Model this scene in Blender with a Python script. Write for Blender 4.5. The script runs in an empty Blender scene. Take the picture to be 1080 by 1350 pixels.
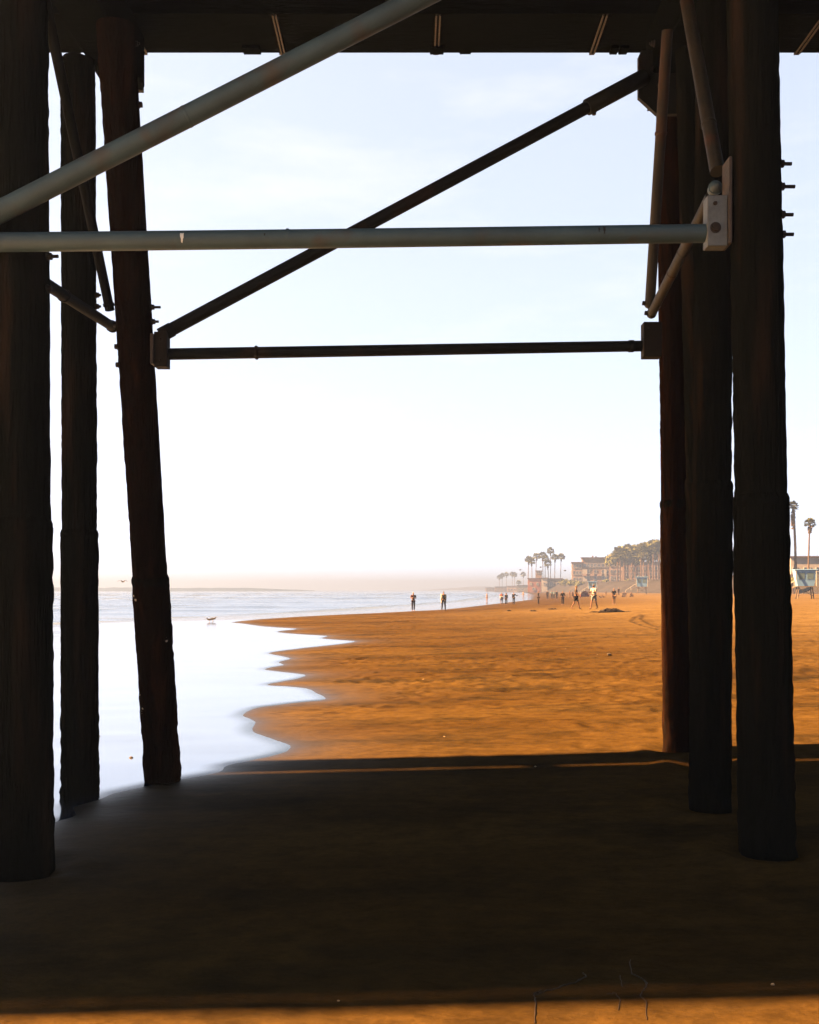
import bpy, bmesh, math, random
import numpy as np
from mathutils import Vector, Matrix

R = math.radians
C = bpy.context.scene.collection
scene = bpy.context.scene

# ------------------------------------------------------------------ camera, world, sun, exposure
F, CX, HY, CAMZ = 1260.0, 540.0, 777.0, 1.85        # focal length and horizon measured on the photograph (1080 x 1350)
cam_d = bpy.data.cameras.new('camera')
cam = bpy.data.objects.new('camera', cam_d)
C.objects.link(cam)
cam.location = (0, 0, CAMZ)
cam.rotation_euler = (R(90), 0, 0)
cam_d.sensor_fit = 'HORIZONTAL'
cam_d.sensor_width = 36
cam_d.lens = 36 * F / 1080
cam_d.sensor_fit = 'VERTICAL'
cam_d.sensor_height = 45
cam_d.lens = 45 * F / 1350
cam_d.shift_y = (HY - 675) / 1350
cam_d.clip_start = 0.05
cam_d.clip_end = 12000
scene.camera = cam

SUN_EL = 40.0
world = bpy.data.worlds.new('World')
scene.world = world
world.use_nodes = True
wn, wl = world.node_tree.nodes, world.node_tree.links
wn.clear()
sky = wn.new('ShaderNodeTexSky')
sky.sky_type = 'NISHITA'
sky.sun_disc = False
sky.sun_elevation = R(SUN_EL)
sky.sun_rotation = R(-90)
sky.altitude = 0
sky.air_density = 0.10
sky.dust_density = 0.4
sky.ozone_density = 1.0
bg = wn.new('ShaderNodeBackground')
bg.inputs['Strength'].default_value = 0.05
wo = wn.new('ShaderNodeOutputWorld')
# thin veils of high cloud
tc = wn.new('ShaderNodeTexCoord')
mp = wn.new('ShaderNodeMapping')
mp.inputs['Scale'].default_value = (1.6, 1.6, 7.0)
wl.new(tc.outputs['Generated'], mp.inputs['Vector'])
nz = wn.new('ShaderNodeTexNoise')
nz.inputs['Scale'].default_value = 2.2
nz.inputs['Detail'].default_value = 6
nz.inputs['Roughness'].default_value = 0.6
wl.new(mp.outputs['Vector'], nz.inputs['Vector'])
cr = wn.new('ShaderNodeValToRGB')
cr.color_ramp.elements[0].position = 0.52
cr.color_ramp.elements[0].color = (0, 0, 0, 1)
cr.color_ramp.elements[1].position = 0.78
cr.color_ramp.elements[1].color = (0.5, 0.5, 0.5, 1)
wl.new(nz.outputs['Fac'], cr.inputs['Fac'])
mx = wn.new('ShaderNodeMix')
mx.data_type = 'RGBA'
wl.new(cr.outputs['Color'], mx.inputs['Factor'])
hs = wn.new('ShaderNodeGamma')
hs.inputs['Gamma'].default_value = 0.33
wl.new(sky.outputs['Color'], hs.inputs['Color'])
hs2 = wn.new('ShaderNodeHueSaturation')
hs2.inputs['Saturation'].default_value = 0.92
wl.new(hs.outputs['Color'], hs2.inputs['Color'])
wl.new(hs2.outputs['Color'], mx.inputs['A'])
mx.inputs['B'].default_value = (.92, .91, .90, 1)
wl.new(mx.outputs['Result'], bg.inputs['Color'])
wl.new(bg.outputs['Background'], wo.inputs['Surface'])

sun_d = bpy.data.lights.new('sun', 'SUN')
sun_d.energy = 5.0
sun_d.angle = R(0.7)
sun_d.color = (1.0, 0.54, 0.22)
sun = bpy.data.objects.new('sun', sun_d)
C.objects.link(sun)
sun.rotation_euler = (0, -R(90 - SUN_EL), 0)
sun.location = (-20, 0, 30)

vs = scene.view_settings
vs.view_transform = 'Standard'
vs.look = 'None'
vs.gamma = 1.0
vs.use_curve_mapping = False
vs.exposure = 4.70

HAZE_DENSITY = 0.00096
HAZE_ANISO = 0.30
HAZE_COLOR = (0.103, 0.153, 0.285, 1)

# ------------------------------------------------------------------ helpers
def at(px, py, d):
    """a point at distance d along the view axis, read off the photograph"""
    return Vector(((px - CX) / F * d, d, CAMZ + (HY - py) / F * d))

def mat(name, col, rough=0.7, metal=0.0, var=None, vscale=3.0, vstretch=(1, 1, 1), bump=0.0, bscale=20.0, spec=0.5, detail=5.0, var2=None, v2scale=0.7, k=1.0):
    col = tuple(c * k for c in col)
    var = tuple(c * k for c in var) if var else None
    var2 = tuple(c * k for c in var2) if var2 else None
    m = bpy.data.materials.new(name)
    m.use_nodes = True
    n, l = m.node_tree.nodes, m.node_tree.links
    b = n['Principled BSDF']
    b.inputs['Roughness'].default_value = rough
    b.inputs['Metallic'].default_value = metal
    b.inputs['Specular IOR Level'].default_value = spec
    b.inputs['Base Color'].default_value = (*col, 1)
    t = n.new('ShaderNodeTexCoord')
    mpn = n.new('ShaderNodeMapping')
    mpn.inputs['Scale'].default_value = vstretch
    l.new(t.outputs['Object'], mpn.inputs['Vector'])
    out = None
    if var:
        z = n.new('ShaderNodeTexNoise')
        z.inputs['Scale'].default_value = vscale
        z.inputs['Detail'].default_value = detail
        z.inputs['Roughness'].default_value = 0.65
        l.new(mpn.outputs['Vector'], z.inputs['Vector'])
        r = n.new('ShaderNodeValToRGB')
        r.color_ramp.elements[0].position = 0.36
        r.color_ramp.elements[0].color = (*col, 1)
        r.color_ramp.elements[1].position = 0.66
        r.color_ramp.elements[1].color = (*var, 1)
        l.new(z.outputs['Fac'], r.inputs['Fac'])
        out = r.outputs['Color']
        if var2:
            z2 = n.new('ShaderNodeTexNoise')
            z2.inputs['Scale'].default_value = v2scale
            z2.inputs['Detail'].default_value = 8
            l.new(mpn.outputs['Vector'], z2.inputs['Vector'])
            r2 = n.new('ShaderNodeValToRGB')
            r2.color_ramp.elements[0].position = 0.55
            r2.color_ramp.elements[0].color = (0, 0, 0, 1)
            r2.color_ramp.elements[1].position = 0.68
            r2.color_ramp.elements[1].color = (1, 1, 1, 1)
            l.new(z2.outputs['Fac'], r2.inputs['Fac'])
            mm = n.new('ShaderNodeMix')
            mm.data_type = 'RGBA'
            l.new(r2.outputs['Color'], mm.inputs['Factor'])
            l.new(out, mm.inputs['A'])
            mm.inputs['B'].default_value = (*var2, 1)
            out = mm.outputs['Result']
        l.new(out, b.inputs['Base Color'])
    if bump:
        z = n.new('ShaderNodeTexNoise')
        z.inputs['Scale'].default_value = bscale
        z.inputs['Detail'].default_value = 6
        l.new(mpn.outputs['Vector'], z.inputs['Vector'])
        bp = n.new('ShaderNodeBump')
        bp.inputs['Strength'].default_value = bump
        bp.inputs['Distance'].default_value = 0.02
        l.new(z.outputs['Fac'], bp.inputs['Height'])
        l.new(bp.outputs['Normal'], b.inputs['Normal'])
    return m

class MB:
    """collects shapes into ONE mesh object"""
    def __init__(s):
        s.v, s.f, s.sm = [], [], []
    def add(s, vs_, fs_, smooth=False):
        o = len(s.v)
        s.v += [tuple(p) for p in vs_]
        s.f += [tuple(i + o for i in f) for f in fs_]
        s.sm += [smooth] * len(fs_)
    def box(s, c, size, rz=0.0, M=None, bev=0.0):
        hx, hy, hz = size[0] / 2, size[1] / 2, size[2] / 2
        if bev <= 0:
            p = [(x, y, z) for z in (-hz, hz) for y in (-hy, hy) for x in (-hx, hx)]
            f = [(0, 2, 3, 1), (4, 5, 7, 6), (0, 1, 5, 4), (2, 6, 7, 3), (0, 4, 6, 2), (1, 3, 7, 5)]
        else:
            bm = bmesh.new()
            bmesh.ops.create_cube(bm, size=1)
            for v in bm.verts:
                v.co = Vector((v.co.x * size[0], v.co.y * size[1], v.co.z * size[2]))
            bmesh.ops.bevel(bm, geom=bm.edges[:], offset=bev, segments=1, affect='EDGES')
            bm.verts.index_update()
            p = [v.co.copy() for v in bm.verts]
            f = [[v.index for v in q.verts] for q in bm.faces]
            bm.free()
        T = Matrix.Translation(Vector(c)) @ (M.to_4x4() if M is not None else Matrix.Rotation(rz, 4, 'Z'))
        s.add([T @ Vector(q) for q in p], f)
    def tube(s, pts, rad, seg=16, cap=True, smooth=True):
        pts = [Vector(p) for p in pts]
        if not isinstance(rad, (list, tuple)):
            rad = [rad] * len(pts)
        vv, ff = [], []
        up = None
        for i, p in enumerate(pts):
            d = (pts[min(i + 1, len(pts) - 1)] - pts[max(i - 1, 0)])
            d = d.normalized() if d.length > 1e-9 else Vector((0, 0, 1))
            if up is None:
                a = Vector((0, 0, 1)) if abs(d.z) < 0.9 else Vector((0, 1, 0))
                up = d.cross(a).normalized()
            else:
                up = (up - d * up.dot(d)).normalized()
            w = d.cross(up)
            for k in range(seg):
                t = 2 * math.pi * k / seg
                vv.append(p + (up * math.cos(t) + w * math.sin(t)) * rad[i])
        for i in range(len(pts) - 1):
            for k in range(seg):
                a, b = i * seg + k, i * seg + (k + 1) % seg
                ff.append((a, b, b + seg, a + seg))
        n0 = len(ff)
        s.add(vv, ff, smooth)
        if cap:
            s.add(vv[:seg][::-1], [tuple(range(seg))], False)
            s.add(vv[-seg:], [tuple(range(seg))], False)
    def prism(s, poly, axis_vec):
        """extrude a polygon (list of 3D points) along a vector"""
        n = len(poly)
        a = [Vector(p) for p in poly]
        b = [p + Vector(axis_vec) for p in a]
        fs = [tuple(range(n))[::-1], tuple(range(n, 2 * n))]
        fs += [(i, (i + 1) % n, (i + 1) % n + n, i + n) for i in range(n)]
        s.add(a + b, fs)
    def mesh(s, name, org=(0, 0, 0), m=None):
        me = bpy.data.meshes.new(name)
        o = Vector(org)
        me.from_pydata([tuple(Vector(p) - o) for p in s.v], [], s.f)
        me.polygons.foreach_set('use_smooth', s.sm)
        if m:
            me.materials.append(m)
        me.update()
        bm = bmesh.new()
        bm.from_mesh(me)
        bmesh.ops.recalc_face_normals(bm, faces=bm.faces)
        bm.to_mesh(me)
        bm.free()
        return me
    def build(s, name, m, parent=None, org=None):
        """vertices are given in world space; the object sits at org (or at its parent's base)"""
        base = Vector(org) if org is not None else (Vector(parent['base']) if parent is not None else Vector((0, 0, 0)))
        me = s.mesh(name, base, m)
        ob = bpy.data.objects.new(name, me)
        C.objects.link(ob)
        ob['base'] = tuple(base)
        if parent is not None:
            ob.parent = parent
            ob.location = base - Vector(parent['base'])
        else:
            ob.location = base
        return ob

def tag(o, label, cat, group=None, kind=None):
    o['label'] = label
    o['category'] = cat
    if group: o['group'] = group
    if kind: o['kind'] = kind
    return o

def thing(name, label, cat, loc=(0, 0, 0), group=None):
    o = bpy.data.objects.new(name, None)
    C.objects.link(o)
    o.empty_display_size = 0.3
    o.location = loc
    o['base'] = tuple(loc)
    return tag(o, label, cat, group)

def copy_tree(o, parent=None):
    c = o.copy()
    C.objects.link(c)
    c.parent = parent
    for ch in list(o.children):
        copy_tree(ch, c)
    return c

def instance(src, loc, rz, label, scale=None):
    c = copy_tree(src)
    c.location = loc
    c.rotation_euler = (0, 0, rz)
    if scale: c.scale = (scale,) * 3 if not isinstance(scale, (tuple, list)) else scale
    c['label'] = label
    return c

# numpy value noise
def _hash(ix, iy, seed):
    h = (ix.astype(np.int64) * 374761393 + iy.astype(np.int64) * 668265263 + seed * 974711) & 0x7fffffff
    h = ((h ^ (h >> 13)) * 1274126177) & 0x7fffffff
    h = h ^ (h >> 16)
    return (h & 0xffff) / 65535.0

def vnoise(x, y, seed=0):
    ix, iy = np.floor(x), np.floor(y)
    fx, fy = x - ix, y - iy
    fx = fx * fx * (3 - 2 * fx)
    fy = fy * fy * (3 - 2 * fy)
    a = _hash(ix, iy, seed); b = _hash(ix + 1, iy, seed)
    c = _hash(ix, iy + 1, seed); d = _hash(ix + 1, iy + 1, seed)
    return (a * (1 - fx) + b * fx) * (1 - fy) + (c * (1 - fx) + d * fx) * fy

def fbm(x, y, seed=0, octs=4):
    s, amp, tot = 0, 1.0, 0.0
    for k in range(octs):
        s = s + amp * vnoise(x * 2 ** k, y * 2 ** k, seed + k * 17)
        tot += amp
        amp *= 0.5
    return s / tot

# ------------------------------------------------------------------ the lie of the land
CO_Y = [-300, 0, 35, 50, 61, 72, 83, 103, 130, 165, 300, 600, 1000, 1500, 3500]
CO_X = [-2.6, -2.6, -2.6, -6.0, -9.0, -5.0, 0.2, 7.5, 13.5, 20.5, 37, 72, 115, 200, 700]
TO_Y = [-300, 0, 100, 195, 245, 350, 450, 520, 700, 1000, 1500, 3500]     # foot of the bluff
TO_X = [130, 125, 112, 92, 71, 72, 70, 66, 80, 112, 190, 700]
def coast(y): return np.interp(y, CO_Y, CO_X)
def toe(y): return np.interp(y, TO_Y, TO_X)

def ground_np(x, y):
    t = x - coast(y)
    z = -0.0575 + np.where(t < 10, .023 * t, np.where(t < 22, .23 + .034 * (t - 10), .638 + .007 * np.minimum(t - 22, 60)))
    z = np.maximum(z, -2.2)
    return z

def ground(x, y): return float(ground_np(np.array([float(x)]), np.array([float(y)]))[0])

def gp(px, py):
    """where the ray through a photograph pixel meets the beach"""
    d = 3.0
    while d < 600:
        p = at(px, py, d)
        if p.z <= ground(p.x, p.y):
            break
        d *= 1.004
    p = at(px, py, d)
    p.z = ground(p.x, p.y)
    return p

# the edge of the water film, far side then near side
SHORE_PX = [(700, 790.6), (640, 797.5), (585, 803.5), (545, 805.5), (500, 808), (430, 811), (360, 815), (330, 817.5), (304, 820.5),
            (320, 822.2), (345, 826), (389, 829), (376, 831), (363, 833.5), (395, 836.5), (430, 838.5), (421, 841.5), (440, 843.5), (466, 845.5), (452, 848.5),
            (420, 852), (385, 856), (366, 858.5), (351, 861.5), (368, 865), (380, 868.5), (371, 871), (364, 873.5), (371, 877), (356, 879.5), (345, 883), (368, 886), (398, 890),
            (394, 893), (383, 896), (362, 899.5), (347, 903.5), (372, 905.5), (400, 908), (412, 914), (425, 921.5), (404, 924.5), (376, 927.5), (348, 931), (328, 935),
            (314, 943.5), (323, 948), (331, 953), (326, 961), (330, 967), (344, 972), (358, 977), (375, 983), (374, 988), (366, 993), (345, 998), (322, 1003), (289, 1010), (285, 1017), (262, 1022),
            (236, 1026), (190, 1035), (140, 1047), (118, 1056), (86, 1064), (90, 1076), (66, 1083), (20, 1102), (-60, 1140)]
def smooth_px(P, n=2):
    out = []
    for i in range(len(P) - 1):
        p0, p1, p2, p3 = P[max(i - 1, 0)], P[i], P[i + 1], P[min(i + 2, len(P) - 1)]
        for k in range(n):
            t = k / n
            out.append(tuple(.5 * (2 * p1[j] + (p2[j] - p0[j]) * t + (2 * p0[j] - 5 * p1[j] + 4 * p2[j] - p3[j]) * t * t + (3 * p1[j] - p0[j] - 3 * p2[j] + p3[j]) * t ** 3) for j in (0, 1)))
    return out + [P[-1]]
shore = [gp(a, b) for a, b in smooth_px(SHORE_PX)]
poly = [(p.x, p.y) for p in shore]
poly = [(1200, 3000), (150, 1300), (78, 640), (40, 310)] + poly + [(-3.6, 4.0), (-5.2, -4), (-7, -300), (-5000, -300), (-5000, 3000)]
PV = np.array(poly)

def shore_sd(x, y):
    """signed distance to the film edge: positive in the water"""
    sh = x.shape
    x = x.ravel(); y = y.ravel()
    d2 = np.full(x.shape, 1e18)
    ins = np.zeros(x.shape, bool)
    n = len(PV)
    for i in range(n):
        ax, ay = PV[i]; bx, by = PV[(i + 1) % n]
        ex, ey = bx - ax, by - ay
        L = ex * ex + ey * ey
        t = np.clip(((x - ax) * ex + (y - ay) * ey) / L, 0, 1)
        qx, qy = x - ax - t * ex, y - ay - t * ey
        d2 = np.minimum(d2, qx * qx + qy * qy)
        c = ((ay > y) != (by > y)) & (x < ex * (y - ay) / (by - ay + 1e-12) + ax)
        ins ^= c
    d = np.sqrt(d2)
    return np.where(ins, d, -d).reshape(sh)

def axis(a0, dense0, dense1, a1, step, grow, maxstep):
    up = [dense1]
    s = step
    while up[-1] < a1:
        s = min(s * grow, maxstep); up.append(up[-1] + s)
    dn = [dense0]
    s = step
    while dn[-1] > a0:
        s = min(s * grow, maxstep); dn.append(dn[-1] - s)
    mid = list(np.arange(dense0, dense1, step))
    return np.array(sorted(set(dn[1:] + mid + up)))

def grid_object(name, xs, ys, Z, m, attrs={}):
    nx, ny = len(xs), len(ys)
    co = np.empty((ny, nx, 3), np.float32)
    co[..., 0] = xs[None, :]; co[..., 1] = ys[:, None]; co[..., 2] = Z
    idx = np.arange(nx * ny).reshape(ny, nx)
    q = np.stack([idx[:-1, :-1], idx[:-1, 1:], idx[1:, 1:], idx[1:, :-1]], -1).reshape(-1, 4)
    me = bpy.data.meshes.new(name)
    me.vertices.add(nx * ny)
    me.vertices.foreach_set('co', co.ravel())
    me.loops.add(q.size)
    me.loops.foreach_set('vertex_index', q.ravel().astype(np.int32))
    me.polygons.add(len(q))
    me.polygons.foreach_set('loop_start', np.arange(0, q.size, 4, dtype=np.int32))
    me.polygons.foreach_set('use_smooth', np.ones(len(q), bool))
    for k, a in attrs.items():
        at_ = me.attributes.new(k, 'FLOAT', 'POINT')
        at_.data.foreach_set('value', a.astype(np.float32).ravel())
    me.update(calc_edges=True)
    me.materials.append(m)
    ob = bpy.data.objects.new(name, me)
    C.objects.link(ob)
    return ob

# ---- sand
def sand_material():
    m = bpy.data.materials.new('beach_sand')
    m.use_nodes = True
    n, l = m.node_tree.nodes, m.node_tree.links
    b = n['Principled BSDF']
    g = n.new('ShaderNodeNewGeometry')
    def noise(scale, stretch, detail=6, rough=0.6):
        mm = n.new('ShaderNodeMapping'); mm.inputs['Scale'].default_value = stretch
        l.new(g.outputs['Position'], mm.inputs['Vector'])
        z = n.new('ShaderNodeTexNoise'); z.inputs['Scale'].default_value = scale
        z.inputs['Detail'].default_value = detail; z.inputs['Roughness'].default_value = rough
        l.new(mm.outputs['Vector'], z.inputs['Vector'])
        return z.outputs['Fac']
    def ramp(src, p0, c0, p1, c1):
        r = n.new('ShaderNodeValToRGB')
        r.color_ramp.elements[0].position = p0; r.color_ramp.elements[0].color = (*c0, 1)
        r.color_ramp.elements[1].position = p1; r.color_ramp.elements[1].color = (*c1, 1)
        l.new(src, r.inputs['Fac'])
        return r.outputs['Color']
    def mix(f, a, bb, mode='MIX'):
        x = n.new('ShaderNodeMix'); x.data_type = 'RGBA'; x.blend_type = mode
        if isinstance(f, float): x.inputs['Factor'].default_value = f
        else: l.new(f, x.inputs['Factor'])
        for s, v in (('A', a), ('B', bb)):
            if isinstance(v, tuple): x.inputs[s].default_value = (*v, 1)
            else: l.new(v, x.inputs[s])
        return x.outputs['Result']
    big = ramp(noise(0.30, (0.35, 1.0, 1)), 0.38, (.0262, .0160, .0048), 0.62, (.0174, .0100, .0030))
    streak = ramp(noise(0.8, (0.42, 1.0, 1), 10, .72), 0.47, (0, 0, 0), 0.66, (1, 1, 1))
    col = mix(streak, big, (.0076, .0056, .0028))
    fine = ramp(noise(6.0, (0.7, 1.0, 1), 10, .85), 0.38, (.50, .50, .54), 0.64, (1.32, 1.3, 1.26))
    col = mix(0.9, col, fine, 'MULTIPLY')
    dash = ramp(noise(2.1, (0.9, 1.0, 1), 8, .72), 0.53, (1, 1, 1), 0.61, (.46, .43, .44))
    dry = n.new('ShaderNodeAttribute'); dry.attribute_name = 'dry'
    pale = ramp(noise(0.7, (0.4, 1.0, 1), 9, .75), 0.35, (.0275, .0182, .0070), 0.62, (.046, .0320, .0140))
    col = mix(dry.outputs['Fac'], col, pale)
    tr = n.new('ShaderNodeAttribute'); tr.attribute_name = 'trampled'
    tm = n.new('ShaderNodeMath'); tm.operation = 'MULTIPLY'; tm.inputs[1].default_value = 0.75
    l.new(tr.outputs['Fac'], tm.inputs[0])
    col = mix(tm.outputs[0], col, dash, 'MULTIPLY')
    ru = n.new('ShaderNodeAttribute'); ru.attribute_name = 'rut'          # damp sand turned up by tyres, plus rut shadow painted into the colour
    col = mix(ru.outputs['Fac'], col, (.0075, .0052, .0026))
    wet = n.new('ShaderNodeAttribute'); wet.attribute_name = 'wet'
    col = mix(wet.outputs['Fac'], col, (.0060, .0052, .0040))
    l.new(col, b.inputs['Base Color'])
    mr = n.new('ShaderNodeMapRange')
    l.new(wet.outputs['Fac'], mr.inputs['Value'])
    mr.inputs['To Min'].default_value = 0.85; mr.inputs['To Max'].default_value = 0.30
    l.new(mr.outputs['Result'], b.inputs['Roughness'])
    ms = n.new('ShaderNodeMath'); ms.operation = 'MULTIPLY'; ms.inputs[1].default_value = 0.15
    l.new(wet.outputs['Fac'], ms.inputs[0]); l.new(ms.outputs[0], b.inputs['Specular IOR Level'])
    h1 = noise(6.0, (0.5, 1, 1), 8, .7)
    bp = n.new('ShaderNodeBump'); bp.inputs['Strength'].default_value = 0.55; bp.inputs['Distance'].default_value = 0.035
    sub = n.new('ShaderNodeMath'); sub.operation = 'SUBTRACT'; sub.inputs[0].default_value = 1.0
    l.new(wet.outputs['Fac'], sub.inputs[1])
    l.new(h1, bp.inputs['Height'])
    sc_ = n.new('ShaderNodeMath'); sc_.operation = 'MULTIPLY'; sc_.inputs[1].default_value = 0.85
    l.new(sub.outputs[0], sc_.inputs[0]); l.new(sc_.outputs[0], bp.inputs['Strength'])
    l.new(bp.outputs['Normal'], b.inputs['Normal'])
    return m

rng = np.random.default_rng(7)
xs = axis(-3000, -4.6, 12.0, 1500, 0.06, 1.035, 60)
ys = axis(-280, 3.2, 30.0, 3500, 0.06, 1.015, 60)
X, Y = np.meshgrid(xs, ys)
Z = ground_np(X, Y)
SD = shore_sd(X, Y)
dry = np.clip(-SD / 1.6, 0, 1) * np.clip(-SD / 1.6, 0, 1)
relief = (fbm(X * .35, Y * .9, 3, 4) - .5) * 0.045 + (fbm(X * 1.1, Y * 3.4, 9, 3) - .5) * 0.022 + (fbm(X * 3.5, Y * 6.0, 19, 3) - .5) * 0.016
churn = np.clip((fbm(X * .12, Y * .22, 21, 3) - .42) * 5, 0, 1)
relief += churn * (fbm(X * 2.5, Y * 4.2, 31, 3) - .5) * 0.035
relief[Y < 10.2] *= 0.35
Z = Z + dry * relief * np.clip(1 - (Y - 250) / 300, 0, 1)
def dent(cx, cy, rx, ry, depth, rim=0.35):
    i0, i1 = np.searchsorted(ys, cy - 2.2 * ry), np.searchsorted(ys, cy + 2.2 * ry)
    j0, j1 = np.searchsorted(xs, cx - 2.2 * rx), np.searchsorted(xs, cx + 2.2 * rx)
    if i1 <= i0 or j1 <= j0: return
    u = ((X[i0:i1, j0:j1] - cx) / rx) ** 2 + ((Y[i0:i1, j0:j1] - cy) / ry) ** 2
    Z[i0:i1, j0:j1] += depth * (-np.exp(-u * 1.4) + rim * np.exp(-(np.sqrt(u) - 1.35) ** 2 * 6))
for k in range(9000):
    cy = 11.0 + 75 * rng.random() ** 1.6
    cx = -2.0 + (0.55 * cy + 8) * rng.random()
    if fbm(np.array([cx * .12]), np.array([cy * .22]), 21, 3)[0] < .40 + .10 * rng.random(): continue
    if shore_sd(np.array([cx]), np.array([cy]))[0] > -1.2: continue
    r = .08 + .07 * rng.random()
    dent(cx, cy, r * (.9 + .6 * rng.random()), r * (1 + .8 * rng.random()), .012 + .030 * rng.random() ** 2)
# tyre tracks of a beach buggy: a pair of long ruts and a looping pair further off
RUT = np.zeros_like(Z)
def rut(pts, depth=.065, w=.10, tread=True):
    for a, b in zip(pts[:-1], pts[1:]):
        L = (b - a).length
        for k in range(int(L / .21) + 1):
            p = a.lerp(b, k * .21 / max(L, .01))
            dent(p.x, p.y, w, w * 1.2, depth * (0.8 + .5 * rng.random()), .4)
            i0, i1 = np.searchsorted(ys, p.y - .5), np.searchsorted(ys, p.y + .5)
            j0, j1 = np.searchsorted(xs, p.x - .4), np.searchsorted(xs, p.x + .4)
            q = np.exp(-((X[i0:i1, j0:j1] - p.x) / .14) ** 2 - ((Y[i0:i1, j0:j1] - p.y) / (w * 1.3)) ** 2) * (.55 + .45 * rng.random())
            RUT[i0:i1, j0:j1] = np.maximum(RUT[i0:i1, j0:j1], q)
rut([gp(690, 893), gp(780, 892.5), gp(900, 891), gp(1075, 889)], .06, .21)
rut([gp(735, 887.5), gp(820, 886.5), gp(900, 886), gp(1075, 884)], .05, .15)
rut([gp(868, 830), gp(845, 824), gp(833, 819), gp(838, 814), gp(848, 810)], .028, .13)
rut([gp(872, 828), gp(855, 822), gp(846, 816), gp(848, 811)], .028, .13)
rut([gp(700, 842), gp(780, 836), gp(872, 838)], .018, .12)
for fx, fy in ((2.455, 6.56), (2.49, 7.92), (2.985, 10.62), (3.02, 9.70), (-2.63, 6.50)):      # scour hollows round the piles
    dent(fx, fy, .30, .30, .05, .5)
    dent(fx + .35, fy - .1, .30, .14, .02, .3)
wet = np.exp(-np.clip(-SD, 0, 50) / 0.45)
wet = np.where(SD > 0, 1.0, wet)
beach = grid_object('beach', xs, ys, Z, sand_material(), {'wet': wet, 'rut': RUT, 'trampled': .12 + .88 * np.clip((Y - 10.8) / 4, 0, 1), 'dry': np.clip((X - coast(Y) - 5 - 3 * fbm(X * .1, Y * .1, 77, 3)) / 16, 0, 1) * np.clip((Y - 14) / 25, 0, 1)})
beach['kind'] = 'structure'
def surf(x, y):
    j = int(np.clip(np.searchsorted(xs, x) - 1, 0, len(xs) - 2)); i = int(np.clip(np.searchsorted(ys, y) - 1, 0, len(ys) - 2))
    u = (x - xs[j]) / (xs[j + 1] - xs[j]); v = (y - ys[i]) / (ys[i + 1] - ys[i])
    return float((Z[i, j] * (1 - u) + Z[i, j + 1] * u) * (1 - v) + (Z[i + 1, j] * (1 - u) + Z[i + 1, j + 1] * u) * v)

# ---- sea and the film of water on the sand
def water_material():
    m = bpy.data.materials.new('sea_water')
    m.use_nodes = True
    n, l = m.node_tree.nodes, m.node_tree.links
    b = n['Principled BSDF']
    b.inputs['IOR'].default_value = 1.33
    b.inputs['Specular IOR Level'].default_value = 0.5
    foam = n.new('ShaderNodeAttribute'); foam.attribute_name = 'foam'
    film = n.new('ShaderNodeAttribute'); film.attribute_name = 'film'
    mf = n.new('ShaderNodeMath'); mf.operation = 'MULTIPLY'; mf.inputs[1].default_value = 0.66
    l.new(film.outputs['Fac'], mf.inputs[0])
    gl = n.new('ShaderNodeBsdfGlossy'); gl.inputs['Color'].default_value = (.93, .94, .96, 1); gl.inputs['Roughness'].default_value = .10
    msh = n.new('ShaderNodeMixShader')
    l.new(mf.outputs[0], msh.inputs['Fac']); l.new(b.outputs['BSDF'], msh.inputs[1]); l.new(gl.outputs['BSDF'], msh.inputs[2])
    l.new(msh.outputs['Shader'], n['Material Output'].inputs['Surface'])
    x = n.new('ShaderNodeMix'); x.data_type = 'RGBA'
    l.new(foam.outputs['Fac'], x.inputs['Factor'])
    x.inputs['A'].default_value = (.003, .006, .012, 1)
    x.inputs['B'].default_value = (.026, .045, .085, 1)
    l.new(x.outputs['Result'], b.inputs['Base Color'])
    mr = n.new('ShaderNodeMapRange')
    l.new(foam.outputs['Fac'], mr.inputs['Value'])
    mr.inputs['To Min'].default_value = 0.10; mr.inputs['To Max'].default_value = 0.75
    l.new(mr.outputs['Result'], b.inputs['Roughness'])
    g = n.new('ShaderNodeNewGeometry')
    mm = n.new('ShaderNodeMapping'); mm.inputs['Scale'].default_value = (0.25, 1, 1)
    l.new(g.outputs['Position'], mm.inputs['Vector'])
    z = n.new('ShaderNodeTexNoise'); z.inputs['Scale'].default_value = 1.6; z.inputs['Detail'].default_value = 5
    l.new(mm.outputs['Vector'], z.inputs['Vector'])
    bp = n.new('ShaderNodeBump'); bp.inputs['Distance'].default_value = 0.03
    rough = n.new('ShaderNodeAttribute'); rough.attribute_name = 'chop'
    l.new(rough.outputs['Fac'], bp.inputs['Strength'])
    l.new(z.outputs['Fac'], bp.inputs['Height'])
    l.new(bp.outputs['Normal'], b.inputs['Normal'])
    l.new(bp.outputs['Normal'], gl.inputs['Normal'])
    return m

wx = axis(-3050, -9.0, 0.6, 700, 0.09, 1.03, 50)
wy = axis(-250, 6.5, 42.0, 3450, 0.09, 1.013, 30)
WX, WY = np.meshgrid(wx, wy)
WSD = shore_sd(WX, WY)
film = ground_np(WX, WY) + np.where(WSD > 0, .006 + np.minimum(WSD, 2) * .002, np.maximum(.006 + WSD * .09, -.35))
SEA = -0.42
off = np.clip((WSD - 9) / 14, 0, 1)
ph = (WY + .22 * WX + 10 * fbm(WX * .012, WY * .02, 50, 2))
amp = np.clip(fbm(WX * .008, WY * .018, 70, 3) * 1.5 - .15, 0.1, 1)
def crest(p, wl_):
    f = (p / wl_) % 1.0
    return np.exp(-((f - .5) / .13) ** 2)
wave = 0.26 * crest(ph, 13.0) * amp + .14 * (fbm(WX * .10, WY * .5, 60, 3) - .5) + .22 * crest(ph + 5, 31.0) * amp
sea = SEA + wave * off * np.clip(1 - (WY - 500) / 900, 0.1, 1)
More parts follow.
